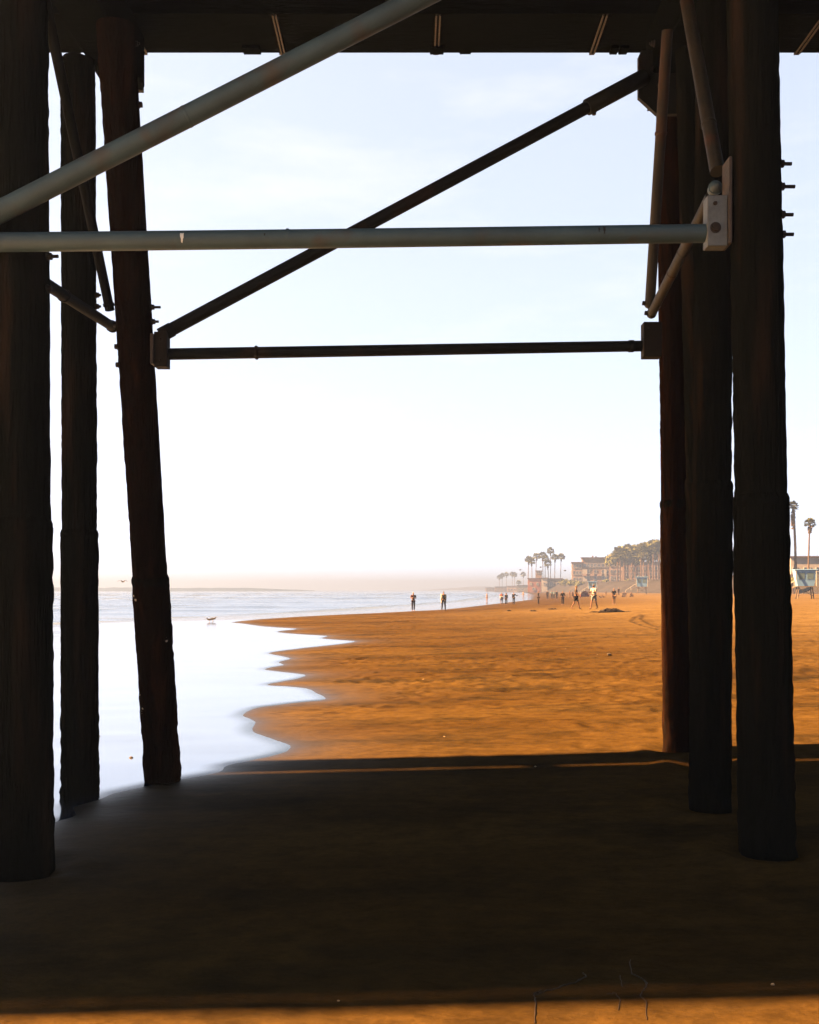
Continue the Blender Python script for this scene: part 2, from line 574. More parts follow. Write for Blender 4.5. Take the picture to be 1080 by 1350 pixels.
water_z = np.where(WSD > 0, np.maximum(film, sea), film)
foam = np.clip((crest(ph - 1.2, 13.0) * amp - .30) * 2.4, 0, 1) * (fbm(WX * .25, WY * .9, 80, 4) > .44) * off
foam = np.maximum(foam, np.exp(-((WSD - 13) / 2.2) ** 2) * np.clip((fbm(WX * .25, WY * .7, 90, 4) - .40) * 5, 0, 1) * .8)
foam = np.where(WSD > 0, foam, 0) * np.clip(1 - (WY - 260) / 300, 0, 1)
chop = np.clip(off * .8 + .05, 0, .8)
water = grid_object('water', wx, wy, water_z, water_material(), {'foam': foam, 'chop': chop, 'film': np.clip(1 - (WSD - 7) / 6, 0, 1) * np.clip(WSD / .2, 0, 1) ** .7 * (.80 + .4 * (fbm(WX * .5, WY * 1.4, 33, 4) - .2))})
water['kind'] = 'structure'

# ---- bluff behind the beach, far headland
M_bluff = mat('bluff_scrub', (.085, .080, .082), .95, var=(.066, .060, .056), vscale=.08, bump=.8, bscale=.5, var2=(.13, .105, .075), v2scale=.05, spec=0, k=.16)
by = np.concatenate([np.arange(-120, 900, 5.0), np.arange(900, 3400, 25.0)])
bt = np.concatenate([np.arange(0, 40, 1.6), np.arange(40, 420, 20.0)])
BT, BY = np.meshgrid(bt, by)
BX = toe(BY) + BT
rise = np.clip(BT / 13.0, 0, 1)
rise = rise * rise * (3 - 2 * rise)
BZ = 0.2 + 4.9 * rise + np.clip((BT - 30) / 200, 0, 1) * 5 + (fbm(BX * .15, BY * .15, 5, 4) - .5) * 2.2 * np.clip(BT / 6, 0, 1)
me = bpy.data.meshes.new('bluff')
ny_, nx_ = BX.shape
idx = np.arange(nx_ * ny_).reshape(ny_, nx_)
me.from_pydata(np.stack([BX, BY, BZ], -1).reshape(-1, 3).tolist(), [], np.stack([idx[:-1, :-1], idx[:-1, 1:], idx[1:, 1:], idx[1:, :-1]], -1).reshape(-1, 4).tolist())
me.polygons.foreach_set('use_smooth', [True] * len(me.polygons))
me.materials.append(M_bluff)
bluff = bpy.data.objects.new('bluff', me)
C.objects.link(bluff)
bluff['kind'] = 'structure'
def bluff_z(x, y):
    t = x - float(toe(np.array([y]))[0])
    r = min(max(t / 13, 0), 1)
    return 0.2 + 4.9 * r * r * (3 - 2 * r) + min(max((t - 30) / 200, 0), 1) * 5

hb = MB()
pts = []
for k in range(41):
    x = 30 + k * 16
    hgt = (5 + 9 * (k / 40) ** .7 + 5 * math.sin(k * .9) * (k / 40)) * min(1, k / 6)
    pts.append((x, 2300 + k * 4, max(hgt, .3)))
rows = []
for j, (dy, fz) in enumerate(((-60, -.05), (-40, .55), (0, 1), (120, .9), (200, -.05))):
    rows.append([(p[0], p[1] + dy, p[2] * fz) for p in pts])
flat = [p for r in rows for p in r]
n_ = len(pts)
hb.add(flat, [(j * n_ + i, j * n_ + i + 1, (j + 1) * n_ + i + 1, (j + 1) * n_ + i) for j in range(4) for i in range(n_ - 1)], True)
hills = hb.build('hills', M_bluff)
hills['kind'] = 'structure'

# ------------------------------------------------------------------ pier materials
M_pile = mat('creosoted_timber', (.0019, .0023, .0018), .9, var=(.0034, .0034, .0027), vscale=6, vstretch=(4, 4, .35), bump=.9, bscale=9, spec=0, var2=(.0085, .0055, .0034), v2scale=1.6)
M_red_pile = mat('reddish_timber', (.0060, .0026, .0014), .9, var=(.0026, .0020, .0014), vscale=7, vstretch=(4, 4, .35), bump=.9, bscale=9, spec=0, var2=(.013, .0050, .0022), v2scale=2.2)
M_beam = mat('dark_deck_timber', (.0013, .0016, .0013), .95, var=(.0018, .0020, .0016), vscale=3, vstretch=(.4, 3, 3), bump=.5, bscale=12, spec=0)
M_pipe = mat('grey_green_painted_steel', (.0165, .035, .042), .68, var=(.0095, .021, .026), vscale=2.2, bump=.08, bscale=40, spec=.4, var2=(.020, .018, .014), v2scale=3.0)
M_dpipe = mat('dark_weathered_steel', (.0042, .0048, .0042), .75, var=(.003, .0034, .003), vscale=3, bump=.15, bscale=30, spec=.1, var2=(.016, .008, .004), v2scale=2.0)
M_galv = mat('rust_spotted_galvanised_steel', (.044, .050, .049), .65, metal=.0, var=(.022, .024, .022), vscale=9, bump=.1, bscale=40, var2=(.034, .018, .009), v2scale=6)
M_rust = mat('rusted_steel', (.005, .0032, .0022), .85, var=(.02, .012, .008), vscale=9, bump=.3, bscale=40)
M_black = mat('black_steel', (.0018, .0020, .0017), .8, var=(.003, .003, .0025), vscale=4, bump=.15, bscale=30, spec=.03)
M_tan = mat('tan_stained_steel', (.016, .0125, .007), .7, var=(.008, .0075, .005), vscale=4, bump=.15, bscale=30, spec=.15, var2=(.024, .011, .005), v2scale=3)
M_brown = mat('brown_rusted_plate', (.0085, .0062, .0045), .85, var=(.005, .004, .003), vscale=9, bump=.2, bscale=40, spec=.1)
M_bolt = mat('blackened_bolt_steel', (.009, .008, .007), .8, spec=.1, var=(.014, .010, .008), vscale=20)
M_barn = mat('pale_barnacle_crust', (.36, .30, .24), .9, var=(.22, .18, .14), vscale=30, bump=.5, bscale=60, spec=0, k=1.1)
M_paint = mat('old_white_paint_splash', (.62, .64, .62), .8, spec=0, k=0.5)

# ------------------------------------------------------------------ piles
def pile(foot, top, r, seed, label, jacket_z=None, name='timber_pile', m=None):
    foot, top = Vector(foot), Vector(top)
    ax = (top - foot)
    foot2 = foot - ax.normalized() * 0.6
    top2 = top
    rr = random.Random(seed)
    nseg, nring = 32, 240
    d = (top2 - foot2)
    L = d.length
    d.normalize()
    u = d.cross(Vector((0, 1, 0))).normalized()
    w = d.cross(u)
    ks = np.arange(nseg)
    vv = []
    ph_ = [rr.random() * 6.28 for _ in range(6)]
    for i in range(nring):
        s = i / (nring - 1)
        p = foot2 + d * (L * s)
        zz = p.z
        for k in range(nseg):
            t = 2 * math.pi * k / nseg
            groove = math.sin(t * 7 + ph_[0] + .6 * math.sin(zz * .8 + ph_[1])) * .35 + math.sin(t * 13 + ph_[2] + .4 * math.sin(zz * 1.7)) * .3
            lump = float(vnoise(np.array([t * 2.2 + 9 * seed]), np.array([zz * 3.1 + ph_[3]]), seed)[0]) - .5
            fine = float(vnoise(np.array([t * 7 + 3 * seed]), np.array([zz * 15 + ph_[4]]), seed + 5)[0]) - .5
            patch = float(vnoise(np.array([t * .9 + 2 * seed]), np.array([zz * .9 + ph_[5]]), seed + 9)[0])
            rad = r * (1 + .018 * groove + .018 * lump) + (.004 + .020 * patch * patch) * fine
            if jacket_z and zz < jacket_z:
                rad += .012 + .004 * fine
            if zz < 0.9:
                rad += .010 * fine * 2 * (0.9 - max(zz, 0))
            rad *= 1 - .03 * s
            vv.append(p + (u * math.cos(t) + w * math.sin(t)) * rad)
    mb = MB()
    ff = [(i * nseg + k, i * nseg + (k + 1) % nseg, (i + 1) * nseg + (k + 1) % nseg, (i + 1) * nseg + k) for i in range(nring - 1) for k in range(nseg)]
    mb.add(vv, ff, True)
    mb.add(vv[-nseg:], [tuple(range(nseg))])
    o = mb.build(name, m or M_pile, None, foot)
    tag(o, label, 'pier pile', 'timber piles under the pier')
    o['r'] = r; o['foot'] = tuple(foot); o['top'] = tuple(top)
    if jacket_z:
        s = (jacket_z - foot.z) / (top.z - foot.z)
        c = foot.lerp(top, s)
        m2 = MB()
        m2.tube([c - d * .06, c - d * .03, c + d * .0, c + d * .03], [r + .006, r + .013, r + .013, r + .002], 28)
        m2.build('jacket_collar', M_pile, o)
    return o

def bolt(parent, p, direction, length=.09, r=.012, name='bolt'):
    """threaded rod end with washer and nut, sticking out of a pile"""
    d = Vector(direction).normalized()
    p = Vector(p)
    mb = MB()
    mb.tube([p - d * .05, p + d * length], r, 8)
    mb.tube([p - d * .03, p + d * .008], r * 2.6, 12)
    mb.tube([p + d * .008, p + d * .032], r * 2.0, 6, smooth=False)
    return mb.build(name, M_bolt, parent)

def side_bolt(o, py, sign, length=.09, yo=0.0, r=.012):
    f, t, rad = Vector(o['foot']), Vector(o['top']), o['r']
    s = 0.5
    for _ in range(12):                        # height on the axis that shows at this row
        c = f.lerp(t, s)
        zt = CAMZ + (HY - py) / F * c.y
        s = (zt - f.z) / (t.z - f.z)
    c = f.lerp(t, s)
    return bolt(o, c + Vector((sign * (rad * .97), yo, 0)), (sign, 0, 0), length, r)

def g0(x, y): return Vector((x, y, ground(x, y)))
TOPZ = CAMZ + 4.86
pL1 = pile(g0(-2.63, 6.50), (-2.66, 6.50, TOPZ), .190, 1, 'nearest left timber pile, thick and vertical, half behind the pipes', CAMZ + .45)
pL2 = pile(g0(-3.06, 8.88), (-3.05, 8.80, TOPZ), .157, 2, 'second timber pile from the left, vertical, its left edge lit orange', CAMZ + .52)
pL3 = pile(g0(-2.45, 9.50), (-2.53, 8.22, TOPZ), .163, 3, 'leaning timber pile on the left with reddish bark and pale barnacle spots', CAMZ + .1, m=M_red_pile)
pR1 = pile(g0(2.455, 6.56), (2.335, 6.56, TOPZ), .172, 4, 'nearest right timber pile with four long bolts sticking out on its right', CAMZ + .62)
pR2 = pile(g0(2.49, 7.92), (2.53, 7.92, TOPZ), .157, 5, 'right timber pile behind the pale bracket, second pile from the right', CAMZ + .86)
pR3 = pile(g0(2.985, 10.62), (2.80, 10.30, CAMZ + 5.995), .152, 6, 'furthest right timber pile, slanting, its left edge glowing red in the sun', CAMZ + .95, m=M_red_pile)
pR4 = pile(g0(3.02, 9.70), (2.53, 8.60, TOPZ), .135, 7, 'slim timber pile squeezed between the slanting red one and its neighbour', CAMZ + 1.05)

for py, ln in ((216, .085), (246, .105), (283, .09), (309, .09)):
    side_bolt(pR1, py, 1, ln, 0, .013)
side_bolt(pL1, 338, 1, .075, 0, .012)
side_bolt(pL1, 381, 1, .03, .0)
side_bolt(pL2, 389, 1, .05); side_bolt(pL2, 404, 1, .05)
side_bolt(pL3, 405, 1, .09); side_bolt(pL3, 424, 1, .065)
side_bolt(pL3, 428, -1, .03); side_bolt(pL3, 457, -1, .03); side_bolt(pL3, 481, -1, .03); side_bolt(pL3, 138, 1, .03)
side_bolt(pR3, 145, -1, .10)
def barnacle(o, px, py, size, seed):
    f, t = Vector(o['foot']), Vector(o['top'])
    rr = random.Random(seed)
    d = f.lerp(t, .1).y
    for _ in range(5):
        z = CAMZ + (HY - py) / F * d
        s = (z - f.z) / (t.z - f.z)
        d = f.lerp(t, s).y
    c = f.lerp(t, s)
    x = (px - CX) / F * d - c.x
    x = max(-o['r'] * .97, min(o['r'] * .97, x))
    yq = -math.sqrt(max(o['r'] ** 2 - x * x, 0))
    bm = bmesh.new()
    for k in range(7):
        q = Vector((x + rr.uniform(-size, size) * .6, 0, rr.uniform(-size, size)))
        q.x = max(-o['r'], min(o['r'], q.x))
        q.y = -math.sqrt(max(o['r'] ** 2 - q.x * q.x, 0)) - .002
        bmesh.ops.create_icosphere(bm, subdivisions=1, radius=size * rr.uniform(.25, .5), matrix=Matrix.Translation(c + q - Vector(o['base'])))
    for v in bm.verts:
        v.co += Vector((rr.uniform(-1, 1), rr.uniform(-1, 1), rr.uniform(-1, 1))) * size * .08
    me = bpy.data.meshes.new('barnacle_patch')
    bm.to_mesh(me); bm.free()
    me.materials.append(M_barn)
    ob = bpy.data.objects.new('barnacle_patch', me)
    C.objects.link(ob); ob.parent = o
for px, py, sz, sd in ((221, 842, .034, 1), (184, 789, .036, 2), (191, 884, .026, 3), (191, 911, .032, 4), (192, 934, .032, 5)):
    barnacle(pL3, px, py, sz, sd)

# ------------------------------------------------------------------ pier deck and caps
X0, X1 = -75.0, 32.0
deck = thing('pier_deck', 'dark timber pier deck overhead spanning the top of the view', 'pier deck', (0, 7.5, CAMZ + 5.36))
def deck_box(name, y0, y1, z0, z1, x0=X0, x1=X1, m=M_beam, parent=deck):
    b = MB(); b.box(((x0 + x1) / 2, (y0 + y1) / 2, (z0 + z1) / 2), (x1 - x0, y1 - y0, z1 - z0))
    return b.build(name, m, parent)
ZC = CAMZ
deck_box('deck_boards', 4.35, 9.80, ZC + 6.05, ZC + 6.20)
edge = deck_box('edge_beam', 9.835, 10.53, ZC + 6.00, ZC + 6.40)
deck_box('edge_beam', 4.20, 4.345, ZC + 5.95, ZC + 6.38)
for y0, y1 in ((4.95, 5.20), (5.95, 6.20), (6.95, 7.20), (7.95, 8.20)):
    deck_box('stringer', y0, y1, ZC + 5.362, ZC + 6.046)
deck_box('stringer', 8.90, 9.55, ZC + 5.362, ZC + 6.046)
for px in (190, 371, 575, 781, 1052):
    p = at(px, 70, 9.53)
    for dx in ((-.014, .022) if px != 371 else (0, .03)):
        b = MB(); b.box((p.x + dx, 9.23, ZC + 5.353), (.014, .64, .014))
        b.build('strap', M_rust, deck)
    b = MB(); b.box((p.x, 9.5615, ZC + 5.50), (.05, .02, .30)); b.build('hanger', M_rust, deck)
for x0, x1 in ((321, 344), (567, 585), (804, 814), (816, 827)):
    a, b_ = at(x0, 70, 9.5), at(x1, 70, 9.5)
    b = MB(); b.box(((a.x + b_.x) / 2, 9.47, ZC + 5.345), (b_.x - a.x, .12, .03), bev=.004); b.build('block', M_beam, deck)
# transverse joists tie the outer edge beam to the stringers
for k in range(26):
    x = -75 + k * 4.2
    b = MB(); b.box((x, 9.9265, ZC + 5.88), (.12, .74, .23)); b.build('joist', M_beam, deck)

def cap(x0, x1, y0, y1, label):
    b = MB(); b.box(((x0 + x1) / 2, (y0 + y1) / 2, ZC + 5.11), (x1 - x0, y1 - y0, .494), bev=.012)
    o = b.build('cap_beam', M_beam, None, ((x0 + x1) / 2, (y0 + y1) / 2, ZC + 4.863))
    tag(o, label, 'beam', 'cap beams on the pile tops')
    for s in (-1, 1):
        for yy in (y0 + .5, (y0 + y1) / 2, y1 - .35):
            bolt(o, ((x0 + x1) / 2 + s * (x1 - x0) / 2, yy, ZC + 5.1), (s, 0, 0), .05, .012)
    return o
cap(-2.96, -2.57, 5.3, 9.28, 'dark timber cap beam on top of the left piles')
cap(2.29, 2.68, 5.3, 9.28, 'dark timber cap beam on top of the right piles')

# ------------------------------------------------------------------ braces: pipes, brackets, gussets
def pipe(a, b, r, label, m=M_pipe, rings=(), name='brace_pipe', sag=0.0, group='steel pipe braces between the piles'):
    a, b = Vector(a), Vector(b)
    n = 14
    pts = [a.lerp(b, i / n) - Vector((0, 0, sag * math.sin(math.pi * i / n))) for i in range(n + 1)]
    mb = MB(); mb.tube(pts, r, 28)
    o = mb.build(name, m, None, a)
    tag(o, label, 'brace pipe', group)
    d = (b - a).normalized()
    for s, w, extra in rings:
        c = a.lerp(b, s)
        q = MB(); q.tube([c - d * w / 2, c - d * (w / 2 - .004), c + d * (w / 2 - .004), c + d * w / 2], [r + .001, r + extra, r + extra, r + .001], 28)
        q.build('coupling', m, o)
    return o

nearH = pipe(at(-150, 321, 6.20), at(941, 307.5, 6.60), .062, 'long grey green horizontal pipe nearest the camera crossing the whole opening', M_pipe, ((.47, .02, .002),), sag=.004)
# splashes of white paint and dark rust runs on the pipe, as thin raised crusts
def crust(parent, px, py, d, w, h, m, name, seed, r):
    rr = random.Random(seed)
    c = at(px, py, d)
    bm = bmesh.new()
    bmesh.ops.create_grid(bm, x_segments=6, y_segments=6, size=.5)
    ax_c = None
    for v in bm.verts:
        u, t = v.co.x, v.co.y
        e = 1 + .25 * rr.uniform(-1, 1)
        v.co = Vector((u * w * e * (1 - .5 * (t < -.1) ), 0, t * h * e))
    f, tt = Vector(parent['base']), None
    yc = parent['axis_y']; zc = parent['axis_z']
    for v in bm.verts:
        z = c.z + v.co.z
        dz = max(-r * .98, min(r * .98, z - zc))
        v.co = Vector((c.x + v.co.x, yc - math.sqrt(r * r - dz * dz) - .0015, zc + dz)) - f
    bmesh.ops.solidify(bm, geom=bm.faces[:], thickness=.0025)
    me = bpy.data.meshes.new(name); bm.to_mesh(me); bm.free()
    me.materials.append(m)
    ob = bpy.data.objects.new(name, me); C.objects.link(ob); ob.parent = parent
def pipe_axis(o, a, b, px):
    a, b = Vector(a), Vector(b)
    lo, hi = 0.0, 1.0
    for _ in range(40):
        s = (lo + hi) / 2
        p = a.lerp(b, s)
        if CX + p.x / p.y * F < px: lo = s
        else: hi = s
    o['axis_y'] = p.y; o['axis_z'] = p.z - .004 * math.sin(math.pi * s)
    return p.y
NA, NB = at(-150, 321, 6.20), at(941, 307.5, 6.60)
d = pipe_axis(nearH, NA, NB, 240); crust(nearH, 240, 313, d - .06, .022, .06, M_paint, 'paint_splash', 3, .062)
d = pipe_axis(nearH, NA, NB, 349); crust(nearH, 349, 309, d - .06, .010, .014, M_bolt, 'rust_spot', 4, .062)
d = pipe_axis(nearH, NA, NB, 790); crust(nearH, 790, 302, d - .06, .012, .03, M_bolt, 'rust_spot', 5, .062)
d = pipe_axis(nearH, NA, NB, 797); crust(nearH, 797, 303, d - .06, .016, .05, M_bolt, 'rust_spot', 6, .062)

nearD = pipe(at(-90, 325, 6.25), at(1010, -235, 6.42), .069, 'thick grey green pipe slanting up to the deck in the upper left', M_pipe, ((.30, .02, .002),))
farH = pipe(at(216, 467, 8.32), at(856, 456, 8.95), .050, 'thin dark horizontal pipe on the far side below the slanting one', M_dpipe, ((.18, .03, .010), (.96, .05, .006)))
farD = pipe(at(214, 441, 8.32), at(852, 100, 8.95), .056, 'dark pipe slanting from the left bracket up to the right gusset', M_dpipe, ((.008, .12, .006),))
# sleeve over the upper end of the far slanting pipe
fa, fb = at(214, 441, 8.32), at(852, 100, 8.95)
q = MB(); dd = (fb - fa).normalized(); c0, c1 = fa.lerp(fb, .87), fa.lerp(fb, .995)
q.tube([c0 - dd * .004, c0, c1, c1 + dd * .004], [.057, .073, .073, .057], 28); q.build('sleeve', M_dpipe, farD)
bolt(farD, fa.lerp(fb, .885) - Vector((0, 0, .07)), (0, 0, -1), .02, .01)

# right bent: transverse pipes in depth
nodeF = (857.5, 415, 8.75)
tanP = pipe(at(938, 258, 6.80), at(859.5, 413, 8.75), .042, 'pale tan pipe slanting down from the right bracket with dark joints', M_tan, ((.42, .02, .004), (.60, .02, .004)))
tallP = pipe(at(880, 40, 8.05), at(857, 400, 8.70), .046, 'tall thin pipe beside the right piles with an orange lower end', M_tan, ((.36, .03, .006),))
pipe(at(905, 0, 7.60), at(946, 226, 6.72), .050, 'tan and green pipe coming down steeply onto the pale right bracket', M_tan, ((.75, .03, .004),))
for o_, px, py, d_, r_ in ((tallP, 857, 400, 8.70, .046), (tanP, 859.5, 413, 8.75, .042)):
    p = at(px, py, d_)
    q = MB(); q.tube([p + Vector((.01, 0, .03)), p + Vector((-.004, 0, -.012)), p + Vector((-.008, 0, -.035)), p + Vector((-.010, 0, -.046))], [r_ * 1.08, r_ * 1.06, r_ * .8, r_ * .35], 20)
    q.build('end_cap', M_tan, o_)
    bolt(o_, p + Vector((-r_ * .8, 0, 0)), (-1, 0, .1), .02, .010)
def cap_ball(px, py, d_, r, label):
    bm = bmesh.new()
    bmesh.ops.create_uvsphere(bm, u_segments=20, v_segments=12, radius=r)
    for v in bm.verts:
        v.co.z *= .92
        if v.co.y > 0: v.co.y *= 1.9
    me = bpy.data.meshes.new('pipe_end_cap'); bm.to_mesh(me); bm.free()
    me.polygons.foreach_set('use_smooth', [True] * len(me.polygons)); me.materials.append(M_pipe)
    ob = bpy.data.objects.new('pipe_end_cap', me); C.objects.link(ob); ob.location = at(px, py, d_)
    tag(ob, label, 'pipe cap')
    q = MB(); p = at(px, py, d_); q.tube([p + Vector((0, -.012, 0)), p + Vector((0, .0, 0))], r * 1.06, 20); 
    ob['base'] = tuple(p); q.build('weld_ring', M_pipe, ob)
cap_ball(943, 248, 6.68, .047, 'rounded pipe end sitting on top of the pale right bracket')

def plate(x0, y0, x1, y1, d_, depth, m, label, holes, flange=None, group='brackets holding the brace pipes'):
    a, b = at(x0, y0, d_), at(x1, y1, d_)
    c = (a + b) / 2
    mb = MB()
    mb.box((c.x, d_ + depth / 2, c.z), (b.x - a.x, depth, a.z - b.z), bev=.004)
    o = mb.build('bracket', m, None, (c.x, d_, b.z))
    tag(o, label, 'bracket', group)
    for hx, hy, hr in holes:
        p = at(hx, hy, d_)
        q = MB()
        q.tube([p + Vector((0, .002, 0)), p + Vector((0, -.004, 0))], hr * 1.45, 18)
        q.tube([p + Vector((0, -.004, 0)), p + Vector((0, -.016, 0))], hr, 6 if hr > .02 else 12, smooth=False)
        q.build('bolt_head', M_bolt, o)
    if flange:
        fx0, fy0, fx1, fy1 = flange
        p, r_ = at(fx0, fy0, d_), at(fx1, fy1, d_)
        q = MB(); q.box(((p.x + r_.x) / 2, d_ + .05, (p.z + r_.z) / 2), (abs(r_.x - p.x), .15, abs(p.z - r_.z)), bev=.003)
        q.build('flange', M_rust, o)
    return o
plate(933, 257, 959.5, 324, 6.52, .10, M_galv, 'pale rust spotted steel bracket at the right end of the near pipe', ((943, 268, .010), (943.5, 300, .026)), (960, 208, 964, 322))
plate(849, 424, 873, 470, 8.85, .12, M_brown, 'small rusty brown bracket at the right end of the far pipe', ((855, 432, .007),))
plate(203, 437, 220, 483, 8.24, .12, M_brown, 'dark bracket on the leaning left pile holding two far pipes', ((211, 446, .008), (211, 474, .008)), (199, 440, 203, 480))

def gusset(pts, d_, th, label):
    mb = MB(); mb.prism([at(x, y, d_) for x, y in pts], (0, th, 0))
    o = mb.build('gusset_plate', M_dpipe, None, at(*pts[0], d_))
    tag(o, label, 'gusset plate')
    c = sum((at(x, y, d_) for x, y in pts), Vector()) / len(pts)
    for dx, dz in ((-.03, .1), (.03, -.05)):
        bolt(o, c + Vector((dx, 0, dz)), (0, -1, 0), .03, .012)
gusset([(846, 66), (842, 74), (842, 128), (866, 150), (900, 150), (900, 66)], 9.00, .05, 'dark steel gusset plate at the upper right where the slanting pipe ends')
gusset([(160, 66), (176, 66), (188, 92), (188, 119), (160, 119)], 9.30, .05, 'small dark gusset plate at the top of the leaning left pile')

# left bent: transverse pipes in depth
pipe(at(20, -190, 6.90), at(145, 409, 8.62), .042, 'dark pipe slanting down behind the second left pile', M_black, ((.985, .03, .008),))
pipe(at(48, 366, 6.75), at(149, 431, 8.90), .045, 'dark pipe running between the left piles at bracket height', M_black, ((.985, .05, .010), (.3, .04, .008)))

# ------------------------------------------------------------------ kelp, stones, debris on the beach
M_kelp = mat('drying_kelp', (.014, .010, .006), .6, var=(.030, .018, .008), vscale=9, spec=0.1, k=.28)
M_stone = mat('dark_wet_stone', (.030, .024, .020), .6, var=(.075, .060, .045), vscale=18, bump=.4, bscale=30, spec=0.1, k=0.5)
M_pale = mat('pale_shell', (.55, .42, .28), .6, var=(.4, .28, .16), vscale=12, spec=0.1, k=0.35)
rr = random.Random(11)
kc = gp(806, 807.5)
kelp = thing('kelp_heap', 'dark heap of washed up kelp lying on the dry sand beyond the tracks', 'seaweed', kc)
hb = MB()
for k in range(90):
    a = Vector((rr.gauss(0, .36), rr.gauss(0, .22), 0))
    p = kc + a
    h = max(.03, .21 * math.exp(-(a.x / .5) ** 2 * 1.4) * (.8 + .4 * rr.random()))
    ang = rr.uniform(-.5, .5) + (math.pi if rr.random() < .5 else 0)
    pts = []
    for j in range(6):
        t = j / 5
        pts.append((p.x + math.cos(ang) * t * .45 + rr.gauss(0, .02), p.y + math.sin(ang) * t * .3, p.z + h * math.sin(math.pi * min(1, t + .15)) * .95 + .012))
    hb.tube(pts, [.012, .022, .026, .024, .018, .006], 6)
st = hb.build('kelp_strand', M_kelp, kelp); st['kind'] = 'stuff'
hb = MB()
for k in range(9):
    x = (k - 4) * .15 + rr.uniform(-.03, .03)
    hb.tube([(kc.x + x - .16, kc.y + rr.gauss(0, .05), kc.z + .02), (kc.x + x, kc.y, kc.z + .16 * math.exp(-(x / .5) ** 2)), (kc.x + x + .17, kc.y + rr.gauss(0, .05), kc.z + .02)], [.04, .075, .03], 8)
hb.build('kelp_base', M_kelp, kelp)

def stone(px, py, size, label, m=M_stone, seed=0, cat='stone', name='stone', group=None, sink=.25):
    r2 = random.Random(seed)
    p = gp(px, py)
    bm = bmesh.new()
    bmesh.ops.create_icosphere(bm, subdivisions=2, radius=1)
    k = [Vector((r2.uniform(-1, 1), r2.uniform(-1, 1), r2.uniform(-1, 1))).normalized() for _ in range(7)]
    for v in bm.verts:
        f = 1.0
        for q in k:
            dd = v.co.dot(q)
            if dd > .62: v.co -= q * (dd - .62) * .8
        v.co = Vector((v.co.x * size, v.co.y * size * .8, v.co.z * size * .62))
    me = bpy.data.meshes.new(name); bm.to_mesh(me); bm.free(); me.materials.append(m)
    o = bpy.data.objects.new(name, me); C.objects.link(o)
    p.z = max(surf(p.x, p.y), p.z - .02)
    o.location = p + Vector((0, 0, size * .62 * (1 - sink * 2)))
    tag(o, label, cat, group)
    return o
stone(803, 864.5, .075, 'lone dark stone on the lit sand left of the slanting red pile', seed=1)
stone(787.5, 864, .02, 'tiny dark pebble just left of the lone dark stone', seed=2, name='pebble', cat='pebble')
stone(746, 856, .03, 'small flat dark pebble on the sand above the lone stone', seed=3, name='pebble', cat='pebble')
stone(689, 838.5, .035, 'small dark pebble on the middle of the lit sand', seed=4, name='pebble', cat='pebble')
stone(173, 1000.5, .026, 'round black pebble lying in the water film left of the leaning pile', seed=5, name='pebble', cat='pebble', sink=.1)
stone(131, 972, .022, 'black pebble in the film beside the second left pile', seed=6, name='pebble', cat='pebble')
stone(446, 1319, .007, 'tiny yellow shell on the sand at the bottom edge', M_pale, 7, 'shell', 'shell')
stone(1019, 1300, .010, 'pale orange shell on the sand at the lower right', M_pale, 8, 'shell', 'shell')
stone(706, 1012, .010, 'pale shell in the shadow line below the lit sand', M_pale, 9, 'shell', 'shell')
stone(558, 895, .014, 'white shell on the smooth lit sand right of the water', M_pale, 10, 'shell', 'shell')
stone(586, 972, .014, 'white shell near the shadow edge on the lit sand', M_pale, 12, 'shell', 'shell')
for j, (px, py, w_) in enumerate(((728, 803.8, .25), (703, 806.3, .12), (671, 806, .12))):
    p = gp(px, py)
    b = MB()
    for k in range(10):
        x = p.x + rr.gauss(0, w_ * .5); y = p.y + rr.gauss(0, .1)
        b.tube([(x - .1, y, p.z + .02), (x, y + .03, p.z + .07 + .03 * rr.random()), (x + .12, y, p.z + .02)], [.01, .03, .01], 6)
    o = b.build('kelp_clump', M_kelp, None, p)
    tag(o, ['small dark kelp clump on the sand below the standing dark figures', 'tiny kelp clump left of the other small clump', 'leftmost tiny kelp clump on the sand below the pink shirt'][j], 'seaweed', 'small kelp clumps on the far sand')

def strand(pxs, r, label):
    pts = [gp(a, b) for a, b in pxs]
    fine = []
    for a, b in zip(pts[:-1], pts[1:]):
        for k in range(5):
            p = a.lerp(b, k / 5) + Vector((rr.gauss(0, .002), rr.gauss(0, .004), 0)); p.z = surf(p.x, p.y) + r * .5
            fine.append(p)
    b = MB(); b.tube(fine, [r * .8 * (.5 + .8 * rr.random()) for _ in fine], 6)
    o = b.build('kelp_strand', M_kelp, None, pts[0])
    tag(o, label, 'seaweed', 'dark kelp strands at the bottom edge')
strand([(706, 1350), (706, 1318), (704, 1313), (716, 1310), (735, 1304), (757, 1297), (773, 1290), (768, 1284)], .0040, 'long dark kelp strand bending right at the bottom edge')
strand([(703, 1312), (710, 1309), (716, 1308)], .0035, 'short dark twig lying across the bend of the long strand')
strand([(831, 1265), (833, 1286), (846, 1292), (853, 1297), (850, 1307), (844, 1314), (852, 1322), (853, 1350)], .0038, 'wriggling dark kelp strand at the bottom right')
strand([(818, 1288), (820, 1300), (822, 1304)], .0028, 'short straight kelp stem left of the wriggling strand')
strand([(800, 1312), (812, 1312), (818, 1320), (815, 1335)], .0028, 'short hooked kelp stem between the two long strands')

